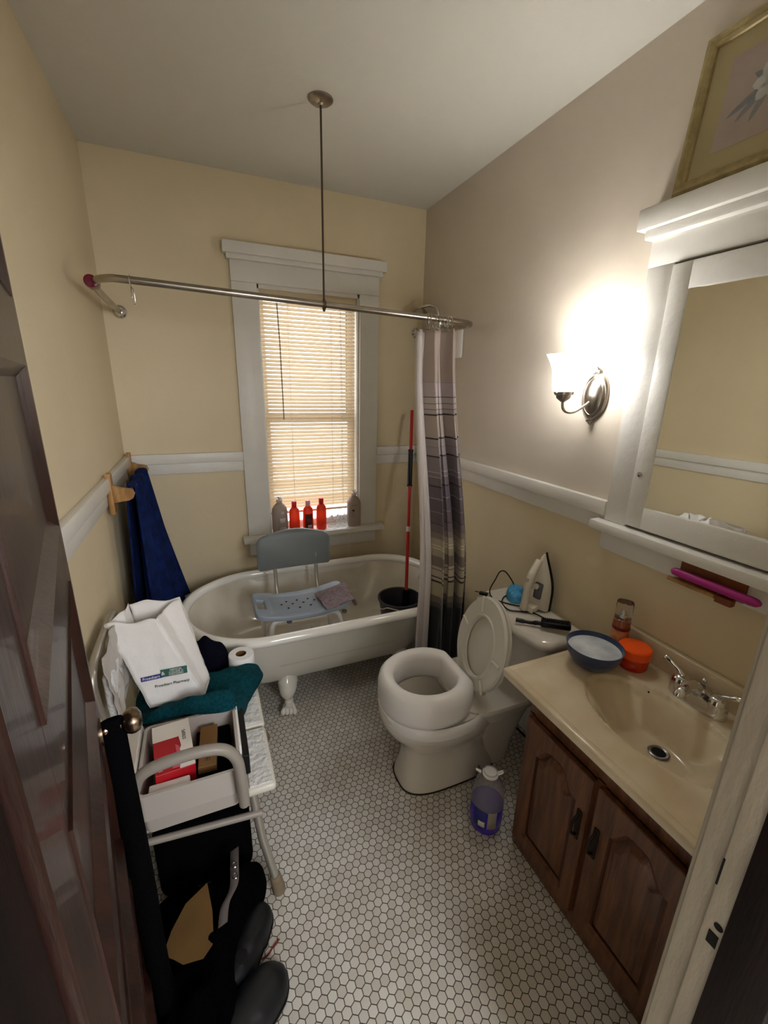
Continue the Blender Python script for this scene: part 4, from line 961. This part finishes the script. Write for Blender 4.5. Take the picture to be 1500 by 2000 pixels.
# ------------------------------------------------------------------ vanity
o = thing('vanity_cabinet', 'oak vanity cabinet with two arched panel doors under the sink', 'cabinet', (1.58, -2.1, 0))
CX0, CY0, CY1 = 1.368, -1.787, -2.44
G().box(CX0+.012, W-.002, CY0, CY0-.018, .0, .735).box(CX0+.012, W-.002, CY1, CY1+.018, 0, .735).box(CX0+.012, W-.002, CY0, CY1, .03, .045).box(CX0, CX0+.02, CY0, CY1, 0, .068, .002).box(CX0, CX0+.014, CY0, CY1, .60, .735, .002).box(CX0, CX0+.02, CY0, CY0-.03, .06, .61, .002).box(CX0, CX0+.02, CY1, CY1+.03, .06, .61, .002).box(CX0, CX0+.02, -2.07, -2.10, .06, .61, .002).build('cabinet_body', 'oak', o)
def vdoor(y0, y1, hy):
    z0, z1 = .062, .598; X = CX0-.002
    w = abs(y1-y0); st = .042
    # arch profile of the panel opening in (y,z)
    def arch(ins, n=20):
        a, b_ = y0-st-ins, y1+st+ins; pts = []
        zb, zs_, za = z0+.048+ins, z1-.115-ins*.6, z1-.05-ins
        pts = [(a, zb), (b_, zb), (b_, zs_)]
        for k in range(1, n):
            u = k/n; y = b_+(a-b_)*u
            s = min(1, max(0, (abs(u-.5)*2-.25)/.62)); hgt = za-(za-zs_)*(s*s*(3-2*s))
            pts.append((y, hgt))
        pts.append((a, zs_)); return pts
    out = [(y0, z0), (y1, z0), (y1, z1)]+[(y1+(y0-y1)*k/20, z1) for k in range(1, 20)]+[(y0, z1)]
    A0, A1 = arch(0), arch(.010)
    d = G().loft([[(X, y, z) for y, z in out], [(X-.016, y, z) for y, z in out], [(X-.019, y+(.003 if y < (y0+y1)/2 else -.003), z+(.003 if z < .3 else -.003)) for y, z in out], [(X-.019, y, z) for y, z in A0], [(X-.010, y, z) for y, z in A1], [(X-.010, y, z) for y, z in A1]], cap0=True, cap1=False).build('cabinet_door', 'oak', o, smooth=30)
    P0, P1, P2 = arch(.006), arch(.018), arch(.038)
    G().loft([[(X-.004, y, z) for y, z in P0], [(X-.006, y, z) for y, z in P1], [(X-.018, y, z) for y, z in P2], [(X-.019, y, z) for y, z in arch(.041)]], cap0=False).build('door_panel', 'oak', d, smooth=30)
    G().loft([[(X-.0095, y, z) for y, z in arch(.0085)], [(X-.0105, y, z) for y, z in arch(.017)]], cap0=False, cap1=False).build('panel_groove', 'oak_groove', d)
    hx = X-.019
    g = G().box(hx-.004, hx, hy-.009, hy+.009, .36, .47, .003, 2)
    g.tube(spl([(hx-.003, hy, .375), (hx-.022, hy, .39), (hx-.028, hy, .415), (hx-.022, hy, .44), (hx-.003, hy, .455)], 4), .0045, 10)
    g.build('door_pull', 'pull_metal', d)
vdoor(-1.800, -2.074, -2.052); vdoor(-2.092, -2.36, -2.114)
# countertop with integral basin
o = thing('sink_countertop', 'cream cultured marble sink top with an oval basin', 'sink', (1.55, -2.1, .765))
ZT = .762
X0, X1, Y0, Y1 = 1.283, W-.004, -1.735, -2.45
bx, by, ba, bb_ = 1.537, -2.10, .146, .232
def topz(x, y):
    r = sqrt(((x-bx)/ba)**2+((y-by)/bb_)**2)
    if r >= 1: return ZT-.002*max(0, 1-abs(r-1.02)/.05)
    # slanted basin: deepest towards the back
    q = max(0, min(1, (1-r)/.62)); q = q*q*(3-2*q)
    return ZT-.012*min(1, (1-r)/.05)-.098*q
o_ = G()
NX, NY = 110, 140
def top(u, v):
    x = X0+(X1-X0)*u; y = Y0+(Y1-Y0)*v; z = topz(x, y)
    return (x, y, z)
o_.grid(top, NX, NY)
o_.box(X0-.006, X0+.020, Y0+.006, Y1, ZT-.030, ZT+.0008, .006, 3).box(X0+.008, X1, Y0+.0055, Y0-.02, ZT-.0295, ZT+.0006, .005, 3)
o_.build('counter_slab', 'marble', o, smooth=40)
G().box(W-.024, W-.002, Y0-.004, Y1, ZT-.002, ZT+.088, .005, 3).build('backsplash', 'marble', o)
dx_, dy_ = 1.560, -2.105
dz_ = topz(dx_, dy_)
G().lathe([(.028, 0), (.029, .003), (.025, .005), (.019, .003), (.018, -.002)], 28, mx=T(dx_, dy_, dz_+.0005)).build('drain_flange', 'drain', o)
G().lathe([(0, .001), (.019, .001), (.019, .0015), (0, .0015)], 24, mx=T(dx_, dy_, dz_+.001)).build('drain_hole', 'hole', o)
G().lathe([(0, 0), (.004, 0), (0, .001)], 12, mx=T(1.652, -1.985, topz(1.652, -1.985)) @ RY(-.8)).build('overflow_hole', 'hole', o)
# faucet
o = thing('sink_faucet', 'chrome two handle faucet on the cream sink top', 'faucet', (1.725, -2.09, ZT))
FYc = -2.085; fx = 1.722
pts = []
for i in range(40):
    th = 2*pi*i/40; c, s = cos(th), sin(th); pts.append((math.copysign(abs(c)**.8, c)*.030, math.copysign(abs(s)**.75, s)*.083))
G().loft([[(fx+x, FYc+y, ZT) for x, y in pts], [(fx+x, FYc+y, ZT+.010) for x, y in pts], [(fx+x*.9, FYc+y*.97, ZT+.034+.010*cos(y/.083*1.4)) for x, y in pts], [(fx+x*.7, FYc+y*.88, ZT+.046+.016*cos(y/.083*1.4)) for x, y in pts], [(fx+x*.3, FYc+y*.6, ZT+.050+.018*cos(y/.083*1.4)) for x, y in pts]]).build('faucet_base', 'chrome', o, smooth=50)
G().tube(spl([(fx, FYc, ZT+.035), (fx-.02, FYc, ZT+.062), (fx-.055, FYc, ZT+.072), (fx-.09, FYc, ZT+.064), (fx-.100, FYc, ZT+.052)], 5), [.024, .024, .023, .022, .022, .021, .020, .020, .019, .018, .018, .017, .017, .016, .016, .016, .015, .015, .015, .014, .013][:21], 16, flat=.8).build('spout', 'chrome', o, smooth=60)
for s in (-1, 1):
    y = FYc+s*.052
    h_ = G().lathe([(.027, 0), (.028, .02), (.025, .034), (.018, .042), (0, .046)], 24, mx=T(fx, y, ZT+.02)).build('handle_hub', 'chrome', o, smooth=50)
    G().tube(spl([(fx, y, ZT+.062), (fx-.004, y+s*.018, ZT+.078), (fx-.008, y+s*.042, ZT+.092), (fx-.010, y+s*.060, ZT+.096)], 4), [.009]*4+[.007]*3+[.009]*4+[.009, .006], 12, flat=.6).build('lever', 'chrome', h_, smooth=60)
G().tube([(fx+.014, FYc, ZT+.03), (fx+.014, FYc, ZT+.075)], .0035, 8).ball((fx+.014, FYc, ZT+.078), .0075, 12).build('lift_rod', 'chrome', o)
# ---- bowl
o = thing('blue_bowl', 'blue bowl of soapy water on the far corner of the sink top', 'bowl', (1.585, -1.835, ZT))
bxm = T(1.575, -1.828, ZT) @ Matrix.Diagonal((.90, .90, 1.05, 1))
G().lathe([(0, .0), (.045, 0), (.05, .004), (.075, .02), (.093, .045), (.100, .072), (.101, .076), (.098, .076), (.090, .046), (.072, .024), (.048, .009), (0, .008)], 48, mx=bxm).build('bowl_body', 'bowl', o, smooth=60)
G().lathe([(0, .060), (.05, .0605), (.0935, .0605), (.0925, .055), (0, .055)], 40, mx=bxm).build('soapy_water', 'suds', o)
o = thing('orange_jar', 'round orange jar with orange lid next to the blue bowl', 'jar', (1.712, -1.885, ZT))
jm = T(1.704, -1.882, ZT) @ Matrix.Diagonal((1.15, 1.15, 1.12, 1))
G().lathe([(0, 0), (.036, 0), (.040, .006), (.041, .036), (.038, .042), (0, .042)], 36, mx=jm).build('jar_body', 'orange_dk', o)
G().lathe([(.0435, .040), (.0445, .044), (.0445, .066), (.041, .070), (0, .071)], 36, mx=jm).build('jar_lid', 'orange', o)
G().grid(lambda u, v: (1.704-.0474*cos(-.9+1.3*u), -1.882+.0474*sin(-.9+1.3*u)-.0, ZT+.010+.022*v), 10, 1).build('jar_label', 'orange_dk', o, solid=.0004)
o = thing('body_mist_bottle', 'tall clear cap body mist bottle with amber liquid behind the jar', 'bottle', (1.742, -1.80, ZT))
mm_ = T(1.735, -1.795, ZT) @ Matrix.Diagonal((1.17, 1.17, 1.06, 1))
G().lathe([(0, 0), (.023, 0), (.0245, .004), (.0245, .118), (.021, .124), (.010, .127), (0, .127)], 30, mx=mm_).build('liquid_bottle', 'mist', o)
G().lathe([(.0251, .006), (.0251, .085)], 30, mx=mm_).build('wrap_label', 'mist_label', o)
G().lathe([(.0252, .086), (.0252, .097)], 30, mx=mm_).build('label_band', 'label_dark', o)
G().lathe([(.009, .126), (.009, .14), (.006, .143), (.006, .156), (0, .157)], 18, mx=mm_).build('sprayer', 'chrome', o)
G().lathe([(.0235, .124), (.0235, .182), (.0225, .184), (0, .184), (0, .182), (.0215, .182), (.0215, .124)], 30, mx=mm_).build('clear_cap', 'clear', o)
# ---- jug on the floor
o = thing('cleaner_jug', 'clear jug half full of purple cleaner on the floor beside the vanity', 'jug', (1.315, -1.69, 0))
jm = T(1.312, -1.690, 0)
G().lathe([(.0626, .117), (.061, .17), (.052, .205), (.034, .235), (.026, .25), (.026, .262), (.024, .262), (.024, .25), (.032, .234), (.050, .203), (.0595, .17), (.0612, .117), (.0626, .117)], 40, mx=jm).build('jug_body', 'jug', o, smooth=60)
G().lathe([(0, .0012), (.0505, .0012), (.0607, .0117), (.0637, .06), (.0628, .118), (.060, .1185), (0, .1185)], 36, mx=jm).build('purple_cleaner', 'purple', o, smooth=60)
G().lathe([(.027, .245), (.030, .247), (.030, .254), (.027, .256)], 30, mx=jm).tube([(1.312-.03, -1.69+.02, .25), (1.312-.045, -1.69+.032, .258)], [.006, .004], 8).tube(spl([(1.34, -1.70, .252), (1.352, -1.707, .262), (1.345, -1.72, .27), (1.33, -1.715, .262)], 4), .0035, 8).build('neck_ring', 'white_plastic', o)
def jl(a0, a1, z0, z1, mt, nm, r=.0645): G().grid(lambda u, v: (1.312+r*cos(a0+(a1-a0)*u), -1.69+r*sin(a0+(a1-a0)*u), z0+(z1-z0)*v), 10, 2).build(nm, mt, o, solid=.0005)
jl(-2.15, -1.6, .045, .125, 'label_grey', 'back_label'); jl(-2.95, -2.25, .04, .125, 'ink_blue', 'front_label'); jl(-2.7, -2.3, .05, .075, 'label_white', 'label_stripe', .0652)

# ------------------------------------------------------------------ transfer bench at the left wall
o = thing('transfer_bench', 'white padded transfer bench with tube armrest along the left wall', 'bench', (.29, -1.3, 0))
BZ = .485
for (y0, y1, sx0) in ((-.955, -1.115, .075), (-1.125, -1.375, .075), (-1.385, -1.640, .432)):
    g = G().box(sx0, .522, y0, y1, BZ-.032, BZ-.002, .012, 3); sp_ = g.build('seat_panel', 'seat_plastic', o)
    G().box(sx0+.010, .512, y0-.010, y1+.010, BZ-.004, BZ+.0015, .002, 1).build('textured_pad', 'pad', sp_)
for x in (.16, .43): G().tube([(x, -.975, BZ-.045), (x, -1.62, BZ-.045)], .0125, 12).build('seat_rail', 'alum', o)
legs = [((.45, -1.60, BZ-.04), (.468, -1.612, .25), (.508, -1.625, .02)), ((.46, -1.0, BZ-.04), (.49, -.985, .25), (.555, -.945, .02)), ((.14, -1.60, BZ-.04), (.10, -1.615, .25), (.065, -1.63, .02)), ((.14, -1.0, BZ-.04), (.10, -.985, .25), (.065, -.95, .02))]
for a_, b_, c_ in legs:
    l = G().tube([a_, b_, c_], .0135, 14).build('leg', 'alum', o)
    d = (Vector(c_)-Vector(b_)).normalized(); c2 = Vector(c_)
    G().tube([c2-d*.055, c2-d*.05, c2, Vector((c_[0]+d.x*.01, c_[1]+d.y*.01, .001))], [.016, .0185, .021, .022], 16).build('rubber_tip', 'dirty_rubber', l)
G().tube([(.475, -1.618, .36), (.09, -1.618, .40)], .0105, 12).build('cross_brace', 'grip', o)
G().tube([(.475, -.985, .34), (.09, -.985, .34)], .0105, 12).build('cross_brace', 'grip', o)
arm = spl([(.150, -1.668, .50), (.150, -1.672, .60), (.166, -1.675, .665), (.195, -1.678, .700), (.262, -1.68, .715), (.337, -1.68, .715), (.387, -1.68, .698), (.414, -1.68, .655), (.421, -1.678, .586), (.424, -1.672, .48)], 6)
G().tube(arm, .0155, 16).build('armrest', 'grip', o)
# back rest frame and panel by the wall
G().tube(spl([(.07, -1.42, .45), (.055, -1.42, .66), (.045, -1.42, .80), (.045, -1.38, .85), (.045, -1.30, .86), (.045, -1.10, .86), (.045, -1.03, .84), (.05, -1.0, .78), (.06, -1.0, .60), (.07, -1.0, .45)], 6), .0125, 12).build('back_frame', 'alum', o)
G().box(.055, .085, -1.37, -1.05, .62, .80, .012, 3).build('back_panel', 'pad', o)
# white paper/plastic sheets over the back rest
g = G().grid(lambda u, v: (.072+.02*v+.010*nz((u, v, 0), 5, 1), -1.18-.22*u, .876-.22*v+.01*sin(u*6)), 24, 24)
x_ = g.build('plastic_sheet', 'bin', smooth=60, solid=.0015); tag(x_, 'white translucent plastic sheet draped over the bench backrest behind the paper bag', 'plastic sheet')

# container with boxes
o = thing('plastic_bin', 'white plastic bin of boxes on the near end of the bench', 'bin', (.28, -1.50, BZ))
bz0 = BZ-.031
def binwall(g, x0, x1, y0, y1, z0, z1, tp, th=.004):
    def rr(x0, x1, y0, y1, z, r=.018):
        R = []
        for (cx, cy, s) in ((x1-r, y1-r, 0), (x0+r, y1-r, 1), (x0+r, y0+r, 2), (x1-r, y0+r, 3)):
            for k in range(5): a = pi/2*(s+k/4); R.append((cx+r*cos(a), cy+r*sin(a), z))
        return R
    g.loft([rr(x0+tp+th, x1-tp-th, y0+tp+th, y1-tp-th, z0+th), rr(x0+tp, x1-tp, y0+tp, y1-tp, z0), rr(x0+tp*.3, x1-tp*.3, y0+tp*.3, y1-tp*.3, z0+(z1-z0)*.35), rr(x0-.002, x1+.002, y0-.002, y1+.002, z0+(z1-z0)*.37), rr(x0, x1, y0, y1, z1-.006), rr(x0-.005, x1+.005, y0-.005, y1+.005, z1-.006), rr(x0-.005, x1+.005, y0-.005, y1+.005, z1), rr(x0+th, x1-th, y0+th, y1-th, z1), rr(x0+tp+th, x1-tp-th, y0+tp+th, y1-tp-th, z0+th+.001)], cap0=False, cap1=False)
g = G(); binwall(g, .155, .420, -1.650, -1.385, bz0, bz0+.140, .006); g.box(.163, .412, -1.640, -1.392, bz0, bz0+.004)
g.build('bin_body', 'bin', o, smooth=40)
def carton(name, label, x, y, z, w, d, h, rz, tilt=(0, 0), mt='box_white', bev=.0015):
    t_ = thing(name, label, 'box', (x, y, z)); MX = T(x, y, z) @ RZ(rz) @ RX(tilt[0]) @ RY(tilt[1])
    G().box(-w/2, w/2, -d/2, d/2, 0, h, bev, 1, MX).build('carton', mt, t_)
    return t_, MX
t_, MX = carton('tissue_box', 'red and white cardboard box in the bin, partly open', .232, -1.497, bz0+.012, .105, .19, .138, .12, (.05, .04), 'box_red')
G().box(-.053, .053, .030, .0955, .1382, .1392, 0, 1, MX).build('white_top_print', 'box_white', t_)
G().add([(.012, -.095, .1398), (.053, -.095, .1398), (.053, .06, .1398), (.0, .06, .1398), (.018, .03, .1398), (.022, -.01, .1398), (.008, -.05, .1398)], [(0, 1, 2, 3, 4, 5, 6)], MX).build('white_swirl', 'box_white', t_, smooth=0)
G().add([(-.008, -.088, .1404), (.012, -.09, .1404), (.02, -.05, .1404), (.016, -.01, .1404), (.006, .0, .1404), (.008, -.04, .1404)], [(0, 1, 2, 3, 4, 5)], MX).build('pink_swirl', 'box_pink', t_, smooth=0)
text('box_print', 'STRIPS', .014, MX @ T(.034, .03, .1400) @ RZ(pi/2), 'ink', t_)
text('box_mark', '50', .010, MX @ T(-.038, -.082, .1400), 'box_white', t_)
t_, MX = carton('carton_box', 'white printed carton at the left end of the bin', .125, -1.46, BZ+.02, .07, .20, .09, .02, (0, -.22), 'box_white')
g = G()
for i in range(3): g.box(.005-.014*i, .008-.014*i, -.08, .02+.02*(i % 2), .0902, .0906, 0, 1, MX)
g.build('printed_lines', 'print_dark', t_)
text('box_print', 'CARE', .016, MX @ T(-.008, -.045, .0908) @ RZ(pi/2), 'ink_blue', t_)
t_, MX = carton('brown_box', 'slim brown cardboard box lying in the bin beside the red box', .335, -1.50, bz0+.09, .052, .17, .025, -.05, (0, 0), 'tan_box')
text('box_print', 'iTi', .016, MX @ T(.0, -.06, .0257), 'ink', t_)
x_ = G().box(.298, .405, -1.635, -1.40, bz0+.006, bz0+.088, .006, 2).build('black_pouch', 'black_cloth'); tag(x_, 'black fabric pouch in the bin under the brown box', 'pouch')
x_ = G().box(.180, .285, -1.638, -1.605, bz0+.006, bz0+.125, .004, 2, None).build('folded_paper', 'paper'); tag(x_, 'folded white paper standing at the near wall of the bin', 'paper')
x_ = G().box(.434, .452, -1.58, -1.36, BZ+.002, BZ+.075, .002, 1).build('black_folder', 'black'); tag(x_, 'thin black case standing on the bench against the bin', 'case')
x_ = G().box(.424, .432, -1.56, -1.34, BZ+.002, BZ+.10, .001, 1).build('white_board', 'white_plastic'); tag(x_, 'thin white plastic board standing between bin and black case', 'board')

# teal towel
def tbase(x, y):
    if y < -1.37 and x < .425: return BZ+.112
    if y < -1.25 and x < .425: return BZ+.006+.106*min(1, (-1.25-y)/.12)
    if y < -1.25: return BZ+.006+.03*min(1, (-1.25-y)/.1)
    return BZ+.003
g = G(); pillow(g, [(.085, -1.16), (.095, -1.27), (.15, -1.345), (.24, -1.365), (.33, -1.40), (.41, -1.41), (.455, -1.36), (.485, -1.25), (.535, -1.16), (.552, -1.10), (.52, -1.06), (.44, -1.065), (.37, -1.07), (.20, -1.03), (.09, -1.05)], BZ, .070, .012, 16, base=tbase, seed=5, n=18, power=6)
x_ = g.build('folded_towel', 'towel_teal', smooth=80); tag(x_, 'folded teal terry towel on the bench beneath the paper bag', 'towel')
# paper bag
o = thing('pharmacy_bag', 'white paper pharmacy bag standing tilted on the teal towel', 'paper bag', (.24, -1.22, .58))
b0 = [Vector((.155, -1.278, .585)), Vector((.330, -1.278, .582)), Vector((.350, -1.185, .585)), Vector((.175, -1.185, .59))]
t0 = [Vector((.045, -1.19, .885)), Vector((.205, -1.205, .878)), Vector((.275, -1.09, .892)), Vector((.105, -1.08, .898))]
def bagp(side, u, v):
    a, b_ = side, (side+1) % 4
    p = (b0[a].lerp(b0[b_], u)).lerp(t0[a].lerp(t0[b_], u), v)
    c_ = (b0[0]+b0[1]+b0[2]+b0[3])/4; c_ = c_.lerp((t0[0]+t0[1]+t0[2]+t0[3])/4, v)
    if side in (1, 3): # gusset crease inwards
        k = (1-abs(2*u-1))*(.004+.016*v)
        dirv = (c_-p); dirv.z = 0; p = p+dirv.normalized()*k
    p = p+Vector((1, 1, 0))*.003*nz(p, 30, side)
    if v > .97: p.z += .006*sin(u*9+side)
    return tuple(p)
g = G()
for s in range(4): g.grid(lambda u, v: bagp(s, u, v), 14, 22)
g.add([tuple(p) for p in b0], [(0, 1, 2, 3)])
g.build('bag_body', 'paper', o, smooth=25, solid=.0008)
def facem(u, v, off=.0022):
    P = Vector(bagp(0, u, v)); ex = (Vector(bagp(0, min(1, u+.15), v))-Vector(bagp(0, max(0, u-.15), v))); ey = (Vector(bagp(0, u, min(1, v+.1)))-Vector(bagp(0, u, max(0, v-.1))))
    Mx = basis(P, ex, ey); n = Mx.to_3x3() @ Vector((0, 0, 1))
    if n.y > 0: n = -n
    Mx.translation = P+n*(off+.002); return Mx
mx_ = facem(.33, .34) @ RZ(.03)
G().box(-.036, .030, -.0075, .0075, -.0002, .0003, 0, 1, mx_).build('logo_blue_band', 'ink_blue', o, smooth=0)
text('logo_lettering', 'Froedtert', .0135, mx_ @ T(-.005, 0, .0006), 'box_white', o)
mx2 = facem(.74, .37) @ RZ(.03)
G().box(-.040, .044, -.013, .013, -.0002, .0003, 0, 1, mx2).build('logo_green_band', 'ink_green', o, smooth=0)
text('logo_lettering', '&', .018, mx2 @ T(-.033, 0, .0006), 'box_white', o)
text('logo_lettering', 'MEDICAL', .0095, mx2 @ T(.008, .0075, .0006), 'box_white', o)
text('logo_lettering', 'COLLEGE of', .0085, mx2 @ T(.008, -.0005, .0006), 'box_white', o)
text('logo_lettering', 'WISCONSIN', .0085, mx2 @ T(.008, -.008, .0006), 'box_white', o)
text('pharmacy_lettering', 'Froedtert Pharmacy', .0135, facem(.60, .235) @ RZ(.03), 'ink', o)

# toilet roll, scissors, dark cloth
o = thing('toilet_roll', 'white toilet paper roll at the far end of the bench', 'toilet paper', (.475, -1.03, BZ))
tm = T(.474, -1.035, BZ+.003)
G().lathe([(.022, 0), (.051, 0), (.052, .003), (.052, .075), (.050, .078), (.022, .078), (.022, 0)], 36, mx=tm).build('paper_roll', 'tissue', o)
G().lathe([(.0215, .001), (.0215, .077), (.0200, .077), (.0200, .001), (.0215, .001)], 30, mx=tm).build('card_core', 'card_tube', o)
g = G(); pillow(g, [(.24, -.99), (.32, -1.04), (.39, -1.045), (.425, -1.0), (.415, -.965), (.31, -.955), (.24, -.955)], BZ, .14, .016, 22, base=lambda x, y: BZ+.004, seed=9, n=16, power=3)
x_ = g.build('dark_clothing', 'navy_cloth', smooth=80); tag(x_, 'crumpled dark navy clothing between the paper bag and the tub', 'clothing')
o = thing('scissors', 'black handled scissors lying beside the toilet paper roll', 'scissors', (.41, -1.045, BZ))
for s in (-1, 1):
    c_ = Vector((.398+.0*s, -1.063+.016*s, BZ+.010)); G().tube([c_+Vector((.020*cos(a), .012*sin(a), 0)) for a in [2*pi*k/20 for k in range(20)]], .0032, 8, closed=True).build('handle_loop', 'black', o)
    G().box(.325, .38, -1.060+.004*s, -1.058+.004*s, BZ+.008, BZ+.012).build('blade', 'chrome', o)

# ------------------------------------------------------------------ pile on the floor
x_ = G().box(-.15, .15, -.13, .13, 0, .30, .04, 4, T(.29, -1.40, .001)).build('black_duffel_bag', 'black_cloth'); tag(x_, 'black duffel bag pushed under the bench', 'bag')
g = G(); pillow(g, [(.10, -1.62), (.15, -1.75), (.16, -1.95), (.22, -2.05), (.32, -2.0), (.36, -1.92), (.36, -1.82), (.40, -1.72), (.46, -1.64), (.47, -1.57), (.42, -1.555), (.30, -1.555), (.18, -1.56)], 0, .17, .05, 14, base=lambda x, y: .001, seed=4, n=24, power=3)
x_ = g.build('black_coat', 'black_fur', smooth=80); tag(x_, 'black fleece coat heaped on the floor below the bench', 'coat')
def boot(x, y, rz, s=1.0, z=0, label=''):
    o = thing('rubber_clog', label, 'shoe', (x, y, z)); MX = T(x, y, z) @ RZ(rz) @ Matrix.Scale(s, 4)
    def sec(t):   # t 0 heel .. 1 toe
        w = .040+.012*sin(t*pi*.9)+(.006 if t > .5 else 0); w *= min(1, sqrt(max(0, 1-((t-.78)/.225)**2)) if t > .78 else 1) if True else 1
        w *= min(1, .6+t*4)
        h = .085-.02*t if t < .35 else .085-.035*((t-.35)/.65)
        if t > .8: h *= sqrt(max(.02, 1-((t-.8)/.22)**2))
        return max(w, .004), max(h, .012)
    rings = []; n = 22
    for k in range(n+1):
        t = k/n; w, h = sec(t); R = []
        for j in range(20):
            a = 2*pi*j/20; cy, cz = cos(a), sin(a)
            zz = .012+(h*max(0, cz)**.8 if cz > 0 else 0)
            R.append((-.13+.26*t, w*math.copysign(abs(cy)**.7, cy), zz if cz > 0 else .012+.0*cz))
        rings.append(R)
    G().loft(rings, mx=MX).build('upper', 'boot', o, smooth=60)
    rs = []
    for zz, gr in ((0, -.002), (.004, .002), (.014, .003), (.018, 0)):
        R = []
        for k in range(n+1): w, _ = sec(k/n); R.append((-.13+.26*k/n+(gr if k == n else (-gr if k == 0 else 0)), w+gr, zz))
        for k in range(n, -1, -1): w, _ = sec(k/n); R.append((-.13+.26*k/n+(gr if k == n else (-gr if k == 0 else 0)), -w-gr, zz))
        rs.append(R)
    G().loft(rs, mx=MX).build('sole', 'black', o, smooth=40)
    G().ball((-.075, 0, .082), (.045, .030, .012), 16, MX).build('foot_opening', 'hole', o)
    return o
boot(.374, -1.925, .62, 1.05, .001, 'dark rubber clog nearest the camera beside the door')
boot(.40, -1.755, 1.05, .85, .001, 'smaller dark rubber clog by the bench leg')
g = G(); g.box(-.075, .055, -.075, .065, 0, .003, .0, 1, T(.27, -1.765, .205) @ RZ(.5) @ RX(.25) @ RY(-.18))
Cm = T(.265, -1.77, .225) @ RZ(-.15) @ RX(.35) @ RY(-.1)
g = G().prism([(.025, .085), (.045, .02), (.055, -.05), (.03, -.075), (-.02, -.075), (-.045, -.06), (-.075, -.045), (-.06, .0), (-.03, .05)], 0, .003, mx=Cm)
x_ = g.build('cardboard_scrap', 'cardboard', smooth=0); tag(x_, 'torn tan cardboard scrap lying on the black coat', 'cardboard')
o = thing('canvas_strap', 'grey strap with metal rings lying over the black coat', 'strap', (.36, -1.68, .19))
P = spl([(.382, -1.60, .215), (.378, -1.65, .212), (.372, -1.70, .200), (.345, -1.74, .195), (.335, -1.78, .18)], 6)
g = G().grid(lambda u, v: tuple(P[min(len(P)-1, int(u*(len(P)-1)))]+Vector((.013*(v*2-1), .004*(v*2-1), .012))), len(P)-1, 2); g.build('webbing', 'strap', o, solid=.003)
for y in (-1.655, -1.688): G().tube([(.378+.008*cos(a), y+.008*sin(a), .232) for a in [2*pi*k/16 for k in range(16)]], .0016, 6, closed=True).build('metal_ring', 'chrome', o)
x_ = G().tube(spl([(.43, -1.795, .003), (.45, -1.79, .003), (.47, -1.775, .004), (.487, -1.765, .003)], 5), .0022, 8).build('red_string', 'redstring'); tag(x_, 'short frayed red string on the floor between the clogs', 'string')
# black garment hung over the door knob, reaching to the floor
kx = DM @ Vector((DW-.055, .030, .95))
def gar(side):
    def f(u, v):
        y = (u*2-1)*(.010+.085*v**.8)
        w = .020*(1)  # half thickness
        x = side*(.013+.012*v)+.006*sin(u*9+v*5)
        z = .967-.945*v
        return (y, x, z)
    return f
gm = frame_at((kx.x, kx.y, 0))
rings = []
for k in range(30):
    v = k/29; hw = .012+.050*v**.7; th = .024+.004*v; R = []
    for j in range(24):
        a = 2*pi*j/24; R.append((hw*cos(a)+.006*sin(k*.5)*v-.035*v, -.008+th*sin(a)+.003*sin(3*a+k*.3)*v, .966-.955*v))
    rings.append(R)
rings[0] = [(p[0]*.6, p[1]*.8, .972) for p in rings[0]]
x_ = G().loft(rings, mx=gm).build('hanging_garment', 'black_cloth', smooth=70); tag(x_, 'narrow black garment hanging from the door knob to the floor', 'garment')
